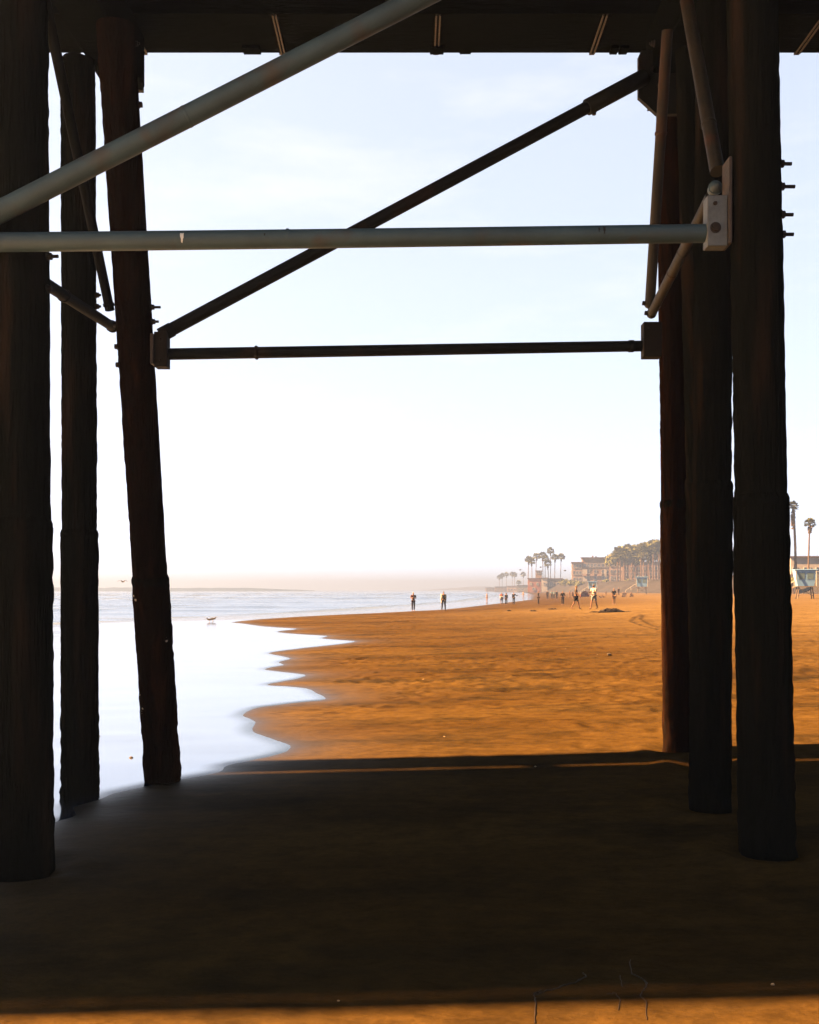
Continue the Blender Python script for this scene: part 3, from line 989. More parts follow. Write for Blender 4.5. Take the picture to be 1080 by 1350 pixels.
# ------------------------------------------------------------------ people
def skin_mesh(name, verts, edges, radii, sub=1):
    me = bpy.data.meshes.new(name)
    me.from_pydata([tuple(v) for v in verts], edges, [])
    o = bpy.data.objects.new(name, me)
    C.objects.link(o)
    o.modifiers.new('skin', 'SKIN').use_smooth_shade = True
    sv = me.skin_vertices[0].data
    for i, r in enumerate(radii):
        sv[i].radius = r if isinstance(r, tuple) else (r, r)
        sv[i].use_root = (i == 0)
    s = o.modifiers.new('sub', 'SUBSURF')
    s.levels = s.render_levels = sub
    return o
PENDING = []
def bake_skins():
    dg = bpy.context.evaluated_depsgraph_get()
    dg.update()
    for o, m in PENDING:
        me = bpy.data.meshes.new_from_object(o.evaluated_get(dg))
        me.name = o.name
        for p in me.polygons: p.use_smooth = True
        me.materials.clear(); me.materials.append(m)
        o['_m'] = 1
        o.modifiers.clear()
        o.data = me
        del o['_m']

M_skin = mat('sun_tanned_skin', (.19, .095, .055), .55, var=(.165, .08, .045), vscale=8, spec=0.1, k=0.32)
CL = {}
def cloth(col):
    if col not in CL:
        CL[col] = mat('clothing_' + str(len(CL)), col, .9, var=tuple(c * .8 for c in col), vscale=14, spec=0, k=.32)
    return CL[col]

def joints(pose, h):
    s = h / 1.75
    J = {}
    sit = pose.get('sit', False)
    pz = .16 if sit else .95
    lean = pose.get('lean', 0)
    def up(z): return Vector((0, -math.sin(lean) * (z - .95), pz + (z - .95) * math.cos(lean)))
    J['pelvis'] = up(.95); J['waist'] = up(1.09); J['chest'] = up(1.30); J['neckb'] = up(1.45); J['neck'] = up(1.50)
    J['head'] = up(1.595) + Vector((0, -.02, 0)); J['crown'] = up(1.68) + Vector((0, -.01, 0))
    for sd, nm in ((-1, 'l'), (1, 'r')):
        J['hip' + nm] = J['pelvis'] + Vector((sd * .09, 0, -.05))
        th, kn = pose.get('leg' + nm, (0, 0))
        if sit:
            th, kn = math.radians(118), math.radians(-100)
        hp = J['hip' + nm]
        kp = hp + Vector((sd * .015, -math.sin(th) * .42, -math.cos(th) * .42))
        a2 = th + kn
        ap = kp + Vector((0, -math.sin(a2) * .41, -math.cos(a2) * .41))
        J['knee' + nm], J['ank' + nm] = kp, ap
        J['heel' + nm] = ap + Vector((0, .03, -.05)); J['toe' + nm] = ap + Vector((sd * .02, -.17, -.055))
        sh = up(1.41) + Vector((sd * .185, 0, 0))
        fw, out, el = pose.get('arm' + nm, (0, .12, .2))
        d1 = Vector((sd * math.sin(out), -math.sin(fw) * math.cos(out), -math.cos(fw) * math.cos(out)))
        ep = sh + d1 * .29
        inn = pose.get('in' + nm, 0.0)
        d2 = Vector((sd * (math.sin(out) * .6 - inn), -math.sin(fw + el), -math.cos(fw + el))).normalized()
        wp = ep + d2 * .25
        J['sh' + nm], J['el' + nm], J['wr' + nm] = sh, ep, wp
        J['hand' + nm] = wp + d2 * .07
        J['d' + nm] = d2
    zmin = min(v.z for k, v in J.items() if k[:3] in ('toe', 'hee')) - .022
    if sit: zmin = -.0
    return {k: (v - Vector((0, 0, zmin))) * s if k[0] != 'd' or len(k) > 2 else v for k, v in J.items()}, s

def person(px, py, h, rz, pose, clothes, label, hair=(.018, .012, .008), group='people on the beach', pos=None, hair_long=False):
    p = pos if pos is not None else gp(px, py)
    J, s = joints(pose, h)
    V, E, Rr = [], [], []
    ix = {}
    def add(nm, v, r, par=None):
        ix[nm] = len(V); V.append(v); Rr.append(tuple(q * s for q in r) if isinstance(r, tuple) else r * s)
        if par: E.append((ix[par], ix[nm]))
    add('pelvis', J['pelvis'], (.135, .10))
    add('waist', J['waist'], (.115, .088), 'pelvis'); add('chest', J['chest'], (.145, .10), 'waist')
    add('neckb', J['neckb'], (.08, .065), 'chest'); add('neck', J['neck'], .052, 'neckb'); add('head', J['head'], (.078, .092), 'neck'); add('crown', J['crown'], (.062, .075), 'head')
    add('nose', J['head'] + Vector((0, -.105, -.005)) * s, .014, 'head')
    for nm in 'lr':
        sd = -1 if nm == 'l' else 1
        add('hip' + nm, J['hip' + nm], .088, 'pelvis'); add('knee' + nm, J['knee' + nm], .056, 'hip' + nm)
        mid = J['knee' + nm].lerp(J['ank' + nm], .3)
        add('calf' + nm, mid, .054, 'knee' + nm)
        add('ank' + nm, J['ank' + nm], .036, 'calf' + nm); add('toe' + nm, J['toe' + nm], .032, 'ank' + nm)
        add('sh' + nm, J['sh' + nm], .056, 'chest'); add('el' + nm, J['el' + nm], .040, 'sh' + nm); add('wr' + nm, J['wr' + nm], .028, 'el' + nm)
        add('hand' + nm, J['hand' + nm], (.036, .018), 'wr' + nm)
        d2 = J['d' + nm]
        side = d2.cross(Vector((sd, 0, 0.01))).normalized()
        for k, (o_, ln) in enumerate(((-.030, .060), (-.010, .075), (.010, .072), (.030, .055))):
            add('f%d%s' % (k, nm), J['hand' + nm] + (side * o_ + d2 * (.03 + ln)) * s, .0085, 'hand' + nm)
        add('th' + nm, J['wr' + nm] + (side * -.055 + d2 * .065) * s, .009, 'wr' + nm)
    body = skin_mesh('person', V, E, Rr)
    body.location = p; body.rotation_euler = (0, 0, rz)
    body['base'] = tuple(p)
    tag(body, label, 'person', group)
    PENDING.append((body, M_skin))
    def child(nm, names, m, grow, sub=1):
        v, e, r = [], [], []
        im = {}
        for n_, par, rad, pt in names:
            im[n_] = len(v); v.append(pt); r.append(tuple((q + grow) * s for q in rad) if isinstance(rad, tuple) else (rad + grow) * s)
            if par: e.append((im[par], im[n_]))
        o = skin_mesh(nm, v, e, r, sub)
        o.parent = body
        PENDING.append((o, m))
    if 'shirt' in clothes:
        c, sl = clothes['shirt']
        nn = [('pelvis', None, (.135, .10), J['pelvis'] + Vector((0, 0, .02))), ('waist', 'pelvis', (.12, .09), J['waist']), ('chest', 'waist', (.148, .102), J['chest']), ('nb', 'chest', (.075, .06), J['neckb'] - Vector((0, 0, .02)))]
        for nm in 'lr':
            nn.append(('sh' + nm, 'chest', .058, J['sh' + nm]))
            end = J['sh' + nm].lerp(J['el' + nm], .75 if sl < 1 else 1)
            nn.append(('el' + nm, 'sh' + nm, .046, end))
            if sl >= 1: nn.append(('wr' + nm, 'el' + nm, .034, J['el' + nm].lerp(J['wr' + nm], .95)))
        child('shirt', nn, cloth(c), .016)
    if 'legs' in clothes:
        c, ln = clothes['legs']
        nn = [('pelvis', None, (.138, .104), J['pelvis'] + Vector((0, 0, .03)))]
        for nm in 'lr':
            nn.append(('hip' + nm, 'pelvis', .09, J['hip' + nm]))
            if ln < 1: nn.append(('kn' + nm, 'hip' + nm, .075, J['hip' + nm].lerp(J['knee' + nm], .85)))
            else:
                nn.append(('kn' + nm, 'hip' + nm, .062, J['knee' + nm])); nn.append(('an' + nm, 'kn' + nm, .045, J['knee' + nm].lerp(J['ank' + nm], .95)))
        child('shorts' if ln < 1 else 'trousers', nn, cloth(c), .014)
    nn = [('a', None, (.088, .07), J['crown'] + Vector((0, .02, .01)) * s), ('b', 'a', (.085, .06), J['head'] + Vector((0, .05, .015)) * s)]
    if hair_long: nn.append(('c', 'b', (.06, .03), J['neck'] + Vector((0, .085, -.06)) * s))
    child('hair', nn, mat('hair', hair, .7, var=tuple(q * 1.4 for q in hair), vscale=30), .0)
    return body

WALK = dict(legl=(.26, -.10), legr=(-.22, -.20), arml=(-.28, .06, .3), armr=(.4, .1, .4))
WALK2 = dict(legl=(-.26, -.28), legr=(.32, -.10), arml=(.36, .06, .45), armr=(-.35, .1, .3))
STAND = dict(legl=(.03, -.04), legr=(-.02, -.02), arml=(0, .06, .15), armr=(.05, .07, .2))
HOLD = dict(legl=(.18, -.1), legr=(-.15, -.12), arml=(.25, .15, 1.6), armr=(.2, .15, 1.5), inl=.5, inr=.5)
BLK = (.014, .014, .016)
walker1 = person(545, 806, 1.72, 0.15, HOLD, {'shirt': ((.085, .030, .020), 0), 'legs': ((.030, .018, .014), 1)}, 'walker in a dark red top holding both arms to the chest at the waterline', hair=(.10, .06, .03))
walker2 = person(585, 805.5, 1.72, 2.9, WALK, {'shirt': ((.040, .042, .035), 1), 'legs': ((.028, .026, .024), 1)}, 'walker in dark clothes with a pale towel over the shoulder at the waterline')
def prop_mesh(mb, name, m, label, cat, base):
    o = mb.build(name, m, None, base); tag(o, label, cat); return o
# towel over the second walker's left side
p = Vector(walker2['base'])
b = MB()
for dx, w_, z0, z1 in ((-.20, .10, .62, 1.44),):
    n = 7
    vv = []
    for i in range(n):
        t = i / (n - 1); z = p.z + z0 + (z1 - z0) * t
        off_ = .03 * math.sin(i * 1.7)
        vv += [(p.x + dx - w_ / 2 + off_, p.y - .12, z), (p.x + dx + w_ / 2 + off_, p.y - .15, z), (p.x + dx + w_ / 2 + off_, p.y - .11, z), (p.x + dx - w_ / 2 + off_, p.y - .08, z)]
    b.add(vv, [(i * 4 + k, i * 4 + (k + 1) % 4, i * 4 + 4 + (k + 1) % 4, i * 4 + 4 + k) for i in range(n - 1) for k in range(4)] + [(0, 1, 2, 3), tuple(range(n * 4 - 4, n * 4))], True)
prop_mesh(b, 'towel', cloth((.6, .55, .48)), 'pale towel hanging at the side of the second walker', 'towel', p + Vector((0, 0, .62)))

person(661.5, 797.5, 1.58, 0.1, STAND, {'shirt': ((.42, .11, .085), 0), 'legs': ((.05, .042, .03), 0)}, 'broad person in a salmon pink shirt and dark shorts at the water edge')
p = gp(661.5, 797.5)
b = MB(); b.box((p.x - .02, p.y - .22, p.z + .93), (.42, .12, .30), bev=.04); prop_mesh(b, 'beach_bag', cloth((.66, .60, .55)), 'white bag held in front of the pink shirt', 'bag', p + Vector((-.02, -.22, .78)))
person(667.5, 797.5, 1.5, -.6, STAND, {'shirt': (BLK, 1), 'legs': (BLK, 1)}, 'dark clad person standing right beside the pink shirt', hair=(.02, .012, .008), hair_long=True)
person(677.5, 797, 1.56, 2.6, dict(STAND, arml=(.3, .7, 1.4), armr=(.1, .1, .4)), {'shirt': (BLK, 1), 'legs': (BLK, 1)}, 'person in black raising an elbow right of the pink shirt')
person(710, 797, 1.66, 1.5, dict(legl=(.03, -.02), legr=(.0, -.02), arml=(.02, .03, .05), armr=(.02, .03, .1)), {'shirt': (BLK, 1), 'legs': (BLK, 1)}, 'slim surfer in a black wetsuit seen from the side standing alone')
person(742, 797.5, 1.58, .2, dict(STAND, arml=(.2, .3, .9), armr=(.2, .3, .8), inl=.3, inr=.3), {'shirt': ((.02, .016, .014), 1), 'legs': ((.024, .02, .016), 1)}, 'stocky person in black with elbows out right of the small group')
person(759.5, 803.5, 1.72, 1.2, WALK2, {'shirt': ((.10, .075, .06), 0), 'legs': ((.020, .018, .018), 0)}, 'dark haired person in black shorts striding left across the sand', hair=(.010, .007, .005))
person(783, 803, 1.74, -.9, dict(WALK, armr=(.3, .2, 1.3), arml=(.3, .15, 1.4), inl=.4), {'shirt': ((.52, .48, .43), 0), 'legs': ((.20, .22, .23), 0)}, 'dark haired person in a white shirt with bent arms near the kelp', hair=(.010, .007, .005))
person(809.5, 797, 1.62, .1, STAND, {'shirt': ((.020, .022, .024), 0), 'legs': ((.25, .16, .10), 0)}, 'person in a dark shirt and tan shorts behind the kelp heap')
def far_pos(px, d_):
    x = (px - CX) / F * d_
    return Vector((x, d_, ground(x, d_)))
for j, (px, d_, h, pose, sh, lg, lab) in enumerate((
        (721.8, 172, 1.62, STAND, ((.05, .035, .03), 1), ((.04, .03, .03), 1), 'dark brown clad person at the left of the small group'),
        (727.4, 176, 1.62, STAND, ((.25, .38, .44), 0), ((.06, .07, .09), 1), 'person in a pale blue shirt facing the water in the small group'),
        (730.3, 180, 1.58, dict(STAND, arml=(.3, .6, .9)), ((.20, .32, .38), 0), ((.04, .05, .06), 1), 'person in a blue grey shirt behind the other blue shirt'),
        (734.0, 172, 1.60, STAND, ((.04, .045, .05), 1), ((.035, .03, .03), 1), 'person in charcoal at the right of the small group'),
        (751, 186, 1.55, WALK, ((.30, .17, .11), 0), ((.35, .25, .18), 0), 'bare chested person walking in the haze behind the striding one'),
        (755, 180, 1.45, STAND, ((.24, .12, .08), 0), ((.16, .09, .07), 0), 'reddish small figure just left of the striding person'),
        (690, 205, 1.6, WALK2, ((.28, .19, .15), 0), ((.28, .2, .16), 0), 'faint sandy figure in the haze before the brick house'),
        (642, 150, 1.55, STAND, ((.16, .12, .11), 0), ((.2, .14, .12), 0), 'faint figure paddling in the far shallows left of the pink shirt'),
        (815.6, 205, 1.78, STAND, ((.10, .065, .05), 1), ((.11, .07, .05), 1), 'brown clad person standing beside the seated beachgoers'),
        (799, 215, 1.1, STAND, ((.12, .09, .07), 0), ((.10, .07, .05), 0), 'small child in brown standing far right of the white shirt'))):
    person(0, 0, h, [.2, .1, 2.8, .3, 1.4, .5, -1.2, 2, .2, 0][j], pose, {'shirt': sh, 'legs': lg}, lab, pos=far_pos(px, d_))
for j, (px, d_, lab, sh) in enumerate(((821, 180, 'seated beachgoer in grey next to the standing brown figure', (.10, .085, .075)),
                                   (824.5, 186, 'seated beachgoer in dark clothes in the middle of the seated row', (.06, .045, .04)),
                                   (831.5, 176, 'seated beachgoer at the right end of the row near the slanting pile', (.09, .065, .055)),
                                   (791.5, 176, 'person lounging low on the sand above the kelp heap', (.06, .05, .045)),
                                   (795.5, 182, 'second low lounging person above the kelp heap', (.11, .075, .055)))):
    person(0, 0, 1.8 if j < 3 else 1.25, [.5, -.4, .9, 1.5, 1.4][j], dict(sit=True, lean=.12 if j < 3 else -.7, arml=(.6, .15, .7), armr=(.6, .15, .7)), {'shirt': (sh, 1), 'legs': ((.08, .06, .05), 1)}, lab, pos=far_pos(px, d_), group='people seated on the sand')
bake_skins()

# red pop-up beach tent
tp = far_pos(770.5, 205)
M_red = mat('red_tent_cloth', (.36, .085, .055), .85, var=(.28, .065, .045), vscale=2, spec=0, k=.9)
tent = thing('beach_tent', 'low red beach tent on the sand between the striding person and the white shirt', 'tent', tp)
b = MB()
n, vv = 10, []
for i in range(n + 1):
    a = math.pi * i / n
    for y, sc_ in ((-.7, 1.0), (0, .92), (.7, .55)):
        vv.append((tp.x + math.cos(a) * .95 * sc_, tp.y + y, tp.z + math.sin(a) * 1.25 * sc_))
b.add(vv, [(i * 3 + k, i * 3 + k + 1, i * 3 + 4 + k, i * 3 + 3 + k) for i in range(n) for k in range(2)], True)
b.add([vv[i * 3 + 2] for i in range(n + 1)], [tuple(range(n + 1))])
b.build('canopy', M_red, tent)
b = MB(); b.tube([(tp.x + math.cos(math.pi * i / 12) * .96, tp.y - .71, tp.z + math.sin(math.pi * i / 12) * 1.26) for i in range(13)], .02, 6); b.build('pole', M_bolt, tent)
b = MB(); b.box((tp.x, tp.y, tp.z + .015), (1.7, 1.3, .02)); b.build('groundsheet', cloth((.2, .06, .05)), tent)

# ------------------------------------------------------------------ gulls
M_gull = mat('gull_feathers', (.45, .42, .39), .8, var=(.3, .28, .27), vscale=12, spec=0, k=.10)
M_wing = mat('gull_wing_grey', (.17, .16, .16), .8, var=(.1, .1, .1), vscale=12, spec=0, k=.12)
M_beak = mat('gull_beak', (.5, .28, .06), .5, spec=0, k=0.35)
def gull(p, rz, label, flying=False, sc_=1.0):
    PENDING.clear()
    o = skin_mesh('gull', [Vector(q) * sc_ for q in ((0, 0, .16), (0, -.10, .18), (0, -.17, .25), (0, -.20, .29), (0, .12, .155), (0, .24, .15))] if not flying else [Vector(q) * sc_ for q in ((0, 0, 0), (0, -.12, .01), (0, -.19, .03), (0, -.24, .03), (0, .12, 0), (0, .25, 0))],
                  [(0, 1), (1, 2), (2, 3), (0, 4), (4, 5)], [(.075 * sc_, .07 * sc_), (.06 * sc_,) * 2, (.035 * sc_,) * 2, (.035 * sc_,) * 2, (.05 * sc_, .045 * sc_), (.03 * sc_, .012 * sc_)])
    o.location = p; o.rotation_euler = (0, 0, rz); o['base'] = tuple(p)
    PENDING.append((o, M_gull)); bake_skins(); PENDING.clear()
    tag(o, label, 'gull', 'gulls near the water')
    def part(b, nm, m):
        me = b.mesh(nm, (0, 0, 0), m); q = bpy.data.objects.new(nm, me); C.objects.link(q); q.parent = o
    hz, hy = (.29, -.22) if not flying else (.03, -.26)
    b = MB(); b.tube([Vector((0, hy, hz)) * sc_, Vector((0, hy - .07, hz - .012)) * sc_], [.012 * sc_, .003 * sc_], 6); part(b, 'beak', M_beak)
    if flying:
        for s in (-1, 1):
            b = MB(); vv = []
            for (x, y0, y1, z) in ((.04, -.09, .08, .03), (.25, -.10, .05, .14), (.42, -.05, .06, .12), (.62, .05, .09, .05)):
                vv += [(s * x * sc_, y0 * sc_, z * sc_), (s * x * sc_, y1 * sc_, z * sc_), (s * x * sc_, y1 * sc_, (z - .012) * sc_), (s * x * sc_, y0 * sc_, (z - .012) * sc_)]
            b.add(vv, [(i * 4 + k, i * 4 + (k + 1) % 4, i * 4 + 4 + (k + 1) % 4, i * 4 + 4 + k) for i in range(3) for k in range(4)] + [(0, 1, 2, 3), (12, 13, 14, 15)], True)
            part(b, 'wing', M_wing)
    else:
        for s in (-1, 1):
            b = MB(); b.tube([Vector((s * .03, .02, .12)) * sc_, Vector((s * .03, .01, .06)) * sc_, Vector((s * .03, .02, .005)) * sc_, Vector((s * .03, -.05, .004)) * sc_], .007 * sc_, 6); part(b, 'leg', M_beak)
            b = MB(); b.tube([Vector((s * .065, -.09, .19)) * sc_, Vector((s * .075, .05, .175)) * sc_, Vector((s * .03, .27, .155)) * sc_], [.02 * sc_, .03 * sc_, .006 * sc_], 8); part(b, 'wing', M_wing)
    return o
gull(gp(281, 819.5) + Vector((0, 0, .01)), 1.5, 'gull standing on the wet sand at the tip of the spit', sc_=1.0)
gull(gp(276, 820.2) + Vector((0, 0, .01)), -1.2, 'second gull standing just left of the gull at the spit', sc_=.85)
gull(at(162, 767, 95), 1.0, 'gull flying low over the sea between the left piles', True)
gull(at(686, 751.5, 320), 1.4, 'gull flying left of the tall palm cluster', True, 2.0)
gull(at(745, 752.5, 300), 1.6, 'gull flying just left of the apartment block', True, 2.0)
gull(at(713, 748, 330), 1.2, 'gull crossing in front of the palm cluster trunks', True, 2.0)

# ------------------------------------------------------------------ lifeguard towers
M_lg = mat('pale_blue_tower_paint', (.26, .50, .84), .7, var=(.23, .45, .76), vscale=1.5, spec=0.05, k=0.32)
M_lgw = mat('white_tower_trim', (.74, .72, .68), .7, spec=0.05, k=0.22)
M_lgd = mat('tower_window_shutter', (.16, .26, .30), .6, spec=0.1, k=0.32)
M_wood = mat('weathered_tower_timber', (.22, .17, .12), .9, var=(.16, .12, .09), vscale=3, spec=0, k=0.32)
def make_tower(loc, label):
    t = thing('lifeguard_tower', label, 'lifeguard tower', loc, 'pale blue lifeguard towers along the beach')
    x, y, z = loc
    b = MB()
    bot, top = 1.15, 1.55                                  # cabin flares outward to the top
    P = lambda sx, sy, w, zz: (x + sx * w, y + sy * w * .9, z + zz)
    vv = [P(-1, -1, bot, 1.9), P(1, -1, bot, 1.9), P(1, 1, bot, 1.9), P(-1, 1, bot, 1.9), P(-1, -1, top, 4.3), P(1, -1, top, 4.3), P(1, 1, top, 4.3), P(-1, 1, top, 4.3)]
    b.add(vv, [(0, 1, 5, 4), (1, 2, 6, 5), (2, 3, 7, 6), (3, 0, 4, 7), (0, 3, 2, 1), (4, 5, 6, 7)])
    b.build('cabin', M_lg, t)
    b = MB(); b.box((x, y, z + 4.37), (3.3, 3.0, .10), bev=.03); b.build('roof', M_lg, t)
    b = MB(); b.box((x, y - .35, z + 1.84), (3.0, 3.4, .11)); b.build('platform', M_wood, t)
    for sx in (-1, 1):
        for sy in (-1, 1):
            b = MB(); b.tube([(x + sx * 1.15, y + sy * 1.05, z - .3), (x + sx * .95, y + sy * .9, z + 1.78)], .075, 8); b.build('leg', M_wood, t)
    b = MB(); b.tube([(x - 1.1, y - 1.0, z + .4), (x + 1.0, y - .95, z + 1.6)], .045, 6); b.tube([(x + 1.1, y - 1.08, z + .4), (x - 1.0, y - 1.03, z + 1.6)], .045, 6); b.build('cross_brace', M_wood, t)
    for sx in (-.62, .62):
        w = MB(); f = lambda zz: -(bot + (top - bot) * (zz - 1.9) / 2.4) * .9
        w.add([(x + sx - .42, y + f(2.9) - .02, z + 2.9), (x + sx + .42, y + f(2.9) - .02, z + 2.9), (x + sx + .46, y + f(3.9) - .02, z + 3.9), (x + sx - .46, y + f(3.9) - .02, z + 3.9),
               (x + sx - .42, y + f(2.9) + .02, z + 2.9), (x + sx + .42, y + f(2.9) + .02, z + 2.9), (x + sx + .46, y + f(3.9) + .02, z + 3.9), (x + sx - .46, y + f(3.9) + .02, z + 3.9)],
              [(0, 1, 2, 3), (4, 7, 6, 5), (0, 4, 5, 1), (1, 5, 6, 2), (2, 6, 7, 3), (3, 7, 4, 0)])
        w.build('shutter', M_lgd, t)
    b = MB()
    b.add([(x - 1.45, y - .5, z + 1.84), (x - 1.45, y + .5, z + 1.84), (x - 4.2, y + .5, z + .05), (x - 4.2, y - .5, z + .05), (x - 1.45, y - .5, z + 1.76), (x - 1.45, y + .5, z + 1.76), (x - 4.2, y + .5, z - .05), (x - 4.2, y - .5, z - .05)],
          [(0, 1, 2, 3), (4, 7, 6, 5), (0, 4, 5, 1), (1, 5, 6, 2), (2, 6, 7, 3), (3, 7, 4, 0)])
    b.build('ramp', M_wood, t)
    b = MB()
    for sy in (-.5, .5):
        b.tube([(x - 1.45, y + sy, z + 2.7), (x - 4.1, y + sy, z + .95)], .035, 6)
        for q in (0, .5, 1):
            xx = x - 1.45 - 2.65 * q; b.tube([(xx, y + sy, z + 1.8 - 1.7 * q), (xx, y + sy, z + 2.7 - 1.75 * q)], .03, 6)
    b.build('handrail', M_lgw, t)
    b = MB()
    b.box((x - 1.42, y - 1.42, z + 3.05), (.10, .10, 2.3)); b.box((x + 1.42, y - 1.42, z + 3.05), (.10, .10, 2.3))
    b.build('corner_trim', M_lgw, t)
    return t
def tower_at(px, d_):
    x = (px - CX) / F * d_
    return Vector((x, d_, ground(x, d_)))
tw = make_tower(tower_at(846.5, 245), 'pale blue lifeguard tower in front of the tall tree row')
instance(tw, tower_at(781.5, 262), -.15, 'smaller pale blue lifeguard tower below the apartment block', scale=.82)
instance(tw, tower_at(1061, 118), .1, 'largest blue lifeguard tower at the far right beyond the piles', scale=.82)

# ------------------------------------------------------------------ palms and trees
M_trunk = mat('palm_trunk_bark', (.17, .115, .075), .95, var=(.12, .08, .05), vscale=2, vstretch=(1, 1, 5), bump=.4, bscale=6, spec=0, k=0.3)
M_frond = mat('palm_fronds', (.145, .15, .055), .8, var=(.09, .10, .036), vscale=1.5, spec=0, k=0.42)
M_skirt = mat('dry_palm_skirt', (.15, .105, .055), .9, var=(.11, .075, .04), vscale=2, spec=0, k=0.35)
M_leaf = mat('tree_foliage', (.135, .14, .05), .85, var=(.085, .09, .034), vscale=.6, spec=0, k=0.42)

def fan_leaf(b, o, dirv, L, w, rr_):
    """petiole and a fan of pleated blades at its end"""
    d = Vector(dirv).normalized()
    side = d.cross(Vector((0, 0, 1)))
    side = side.normalized() if side.length > .05 else Vector((1, 0, 0))
    up = side.cross(d)
    c = o + d * L * .5
    b.add([o + side * .02, o - side * .02, c], [(0, 1, 2)])
    n = 7
    for k in range(n):
        a = (k / (n - 1) - .5) * 2.6
        dr = d * math.cos(a) + side * math.sin(a)
        tip = c + dr * w * rr_.uniform(.8, 1.1) - Vector((0, 0, .22 * w * abs(a))) + up * rr_.uniform(-.1, .1) * w
        q = d * math.cos(a + .3) + side * math.sin(a + .3)
        b.add([c, c + q * w * .55, tip], [(0, 1, 2)])
        q = d * math.cos(a - .3) + side * math.sin(a - .3)
        b.add([c, tip, c + q * w * .55], [(0, 1, 2)])

def make_palm(loc, h, seed, label, crown=1.9, trunk_r=.28, skirt=1.6, lean=0.0, group='fan palms behind the beach', boots=0.0):
    rr_ = random.Random(seed)
    loc = Vector(loc)
    t = thing('palm_tree', label, 'palm tree', loc, group)
    top = loc + Vector((lean * h, rr_.uniform(-.02, .02) * h, h))
    b = MB()
    pts, rad = [], []
    for i in range(13):
        s = i / 12
        p = loc.lerp(top, s) + Vector((math.sin(s * math.pi) * lean * h * -.35, 0, 0))
        r = trunk_r * (1.35 - .55 * min(1, s * 4) - .12 * s) * (1 + .05 * rr_.uniform(-1, 1))
        if boots and s < boots: r = trunk_r * 1.9 * (1 + .1 * rr_.uniform(-1, 1))
        pts.append(p); rad.append(r)
    b.tube(pts, rad, 9)
    b.build('trunk', M_trunk, t)
    b = MB()
    for k in range(58):
        el = math.asin(rr_.uniform(-.55, 1.0))
        az = k * 2.39996
        d = Vector((math.cos(az) * math.cos(el), math.sin(az) * math.cos(el), math.sin(el)))
        fan_leaf(b, top + Vector((0, 0, -.1)), d, crown * rr_.uniform(.95, 1.25), crown * rr_.uniform(.42, .6), rr_)
    b.build('crown', M_frond, t)
    if skirt:
        b = MB()
        for k in range(44):
            az = k * 2.39996
            s = rr_.random()
            o = top - Vector((0, 0, .3 + s * skirt))
            d = Vector((math.cos(az) * .5, math.sin(az) * .5, -1.0))
            fan_leaf(b, o, d, .7, .62 * (1.1 - .4 * s), rr_)
        b.build('skirt', M_skirt, t)
    return t

def palm_px(px, top_py, d_, base_z, seed, label, **k):
    x = (px - CX) / F * d_
    z1 = CAMZ + (HY - top_py) / F * d_
    return make_palm((x, d_, base_z), z1 - base_z, seed, label, **k)

D = 520
cluster = [(696.5, 736, 'leftmost palm of the tall cluster, full rounded crown'), (701.5, 738, 'short crowned palm second in the tall cluster'), (706.5, 731.5, 'slender palm third from the left in the tall cluster'),
           (716.0, 730, 'broad crowned palm with a shaggy skirt in the cluster'), (718.8, 735, 'palm tucked behind the broad crowned one'), (726.0, 724.5, 'tallest palm of the cluster above the white house'),
           (723.0, 741, 'lowest palm of the cluster with a bushy skirt'), (731.5, 733, 'palm right of the tallest one in the cluster'), (739.3, 732, 'rightmost palm of the tall cluster, thin with a two tier crown')]
for i, (px, py, lab) in enumerate(cluster):
    palm_px(px, py + 2, D + (i % 3) * 9, 4.6, 100 + i, lab, crown=2.5, trunk_r=.26, skirt=2.6 if i in (3, 6) else 1.9, lean=[.02, -.015, .03, -.01, .02, .0, -.02, .01, .015][i], group='tall palm cluster above the brick house')
for i, (px, py, d_, lab) in enumerate(((658.5, 761, 900, 'leftmost faint palm in the far haze'), (662.3, 759, 900, 'second faint palm in the far haze with a wide crown'), (667.8, 757.5, 930, 'tiny round topped palm in the far haze'),
                                  (675.5, 757, 880, 'left palm of the hazy twin pair'), (678.6, 758, 885, 'right palm of the hazy twin pair'), (690.0, 757.5, 860, 'faint palm in the haze just left of the brick house'), (684, 768, 900, 'lowest faint palm between the twin pair and the house'))):
    palm_px(px, py, d_, 2.0, 200 + i, lab, crown=2.9, trunk_r=.28, skirt=2.4, group='faint palms in the far haze')
row = [(818, 724, 430), (823, 727, 418), (828, 722.5, 440), (833, 729, 415), (837, 724, 432), (841, 727, 420), (845, 721, 436), (849, 726, 410), (853, 719.5, 430), (857, 722, 412), (861, 716.5, 425), (865, 719, 410), (869, 717.5, 420), (814, 729, 440)]
names = ['first', 'second', 'third', 'fourth', 'fifth', 'sixth', 'seventh', 'eighth', 'ninth', 'tenth', 'eleventh', 'twelfth', 'thirteenth']
order = sorted(range(len(row)), key=lambda i: row[i][0])
for k, i in enumerate(order):
    px, py, d_ = row[i]
    lab = 'tall palm with pale trunk, %s from the left in the tree row' % (names[k] if k < len(names) else 'last')
    palm_px(px, py + 3, d_, 4.2, 300 + i, lab, crown=3.3, trunk_r=.30, skirt=3.2, lean=((i * 37) % 7 - 3) * .006, group='palm row right of the apartment block')
palm_px(1037, 665, 205, 4.0, 401, 'thin trunked tall palm at the far right beside the near pile', crown=1.3, trunk_r=.17, skirt=.6, lean=-.06, boots=.42, group='palms at the far right')
palm_px(1049, 667, 205, 4.0, 402, 'thick trunked tall palm at the far right with a shaggy collar', crown=1.3, trunk_r=.34, skirt=4.2, lean=-.03, group='palms at the far right')
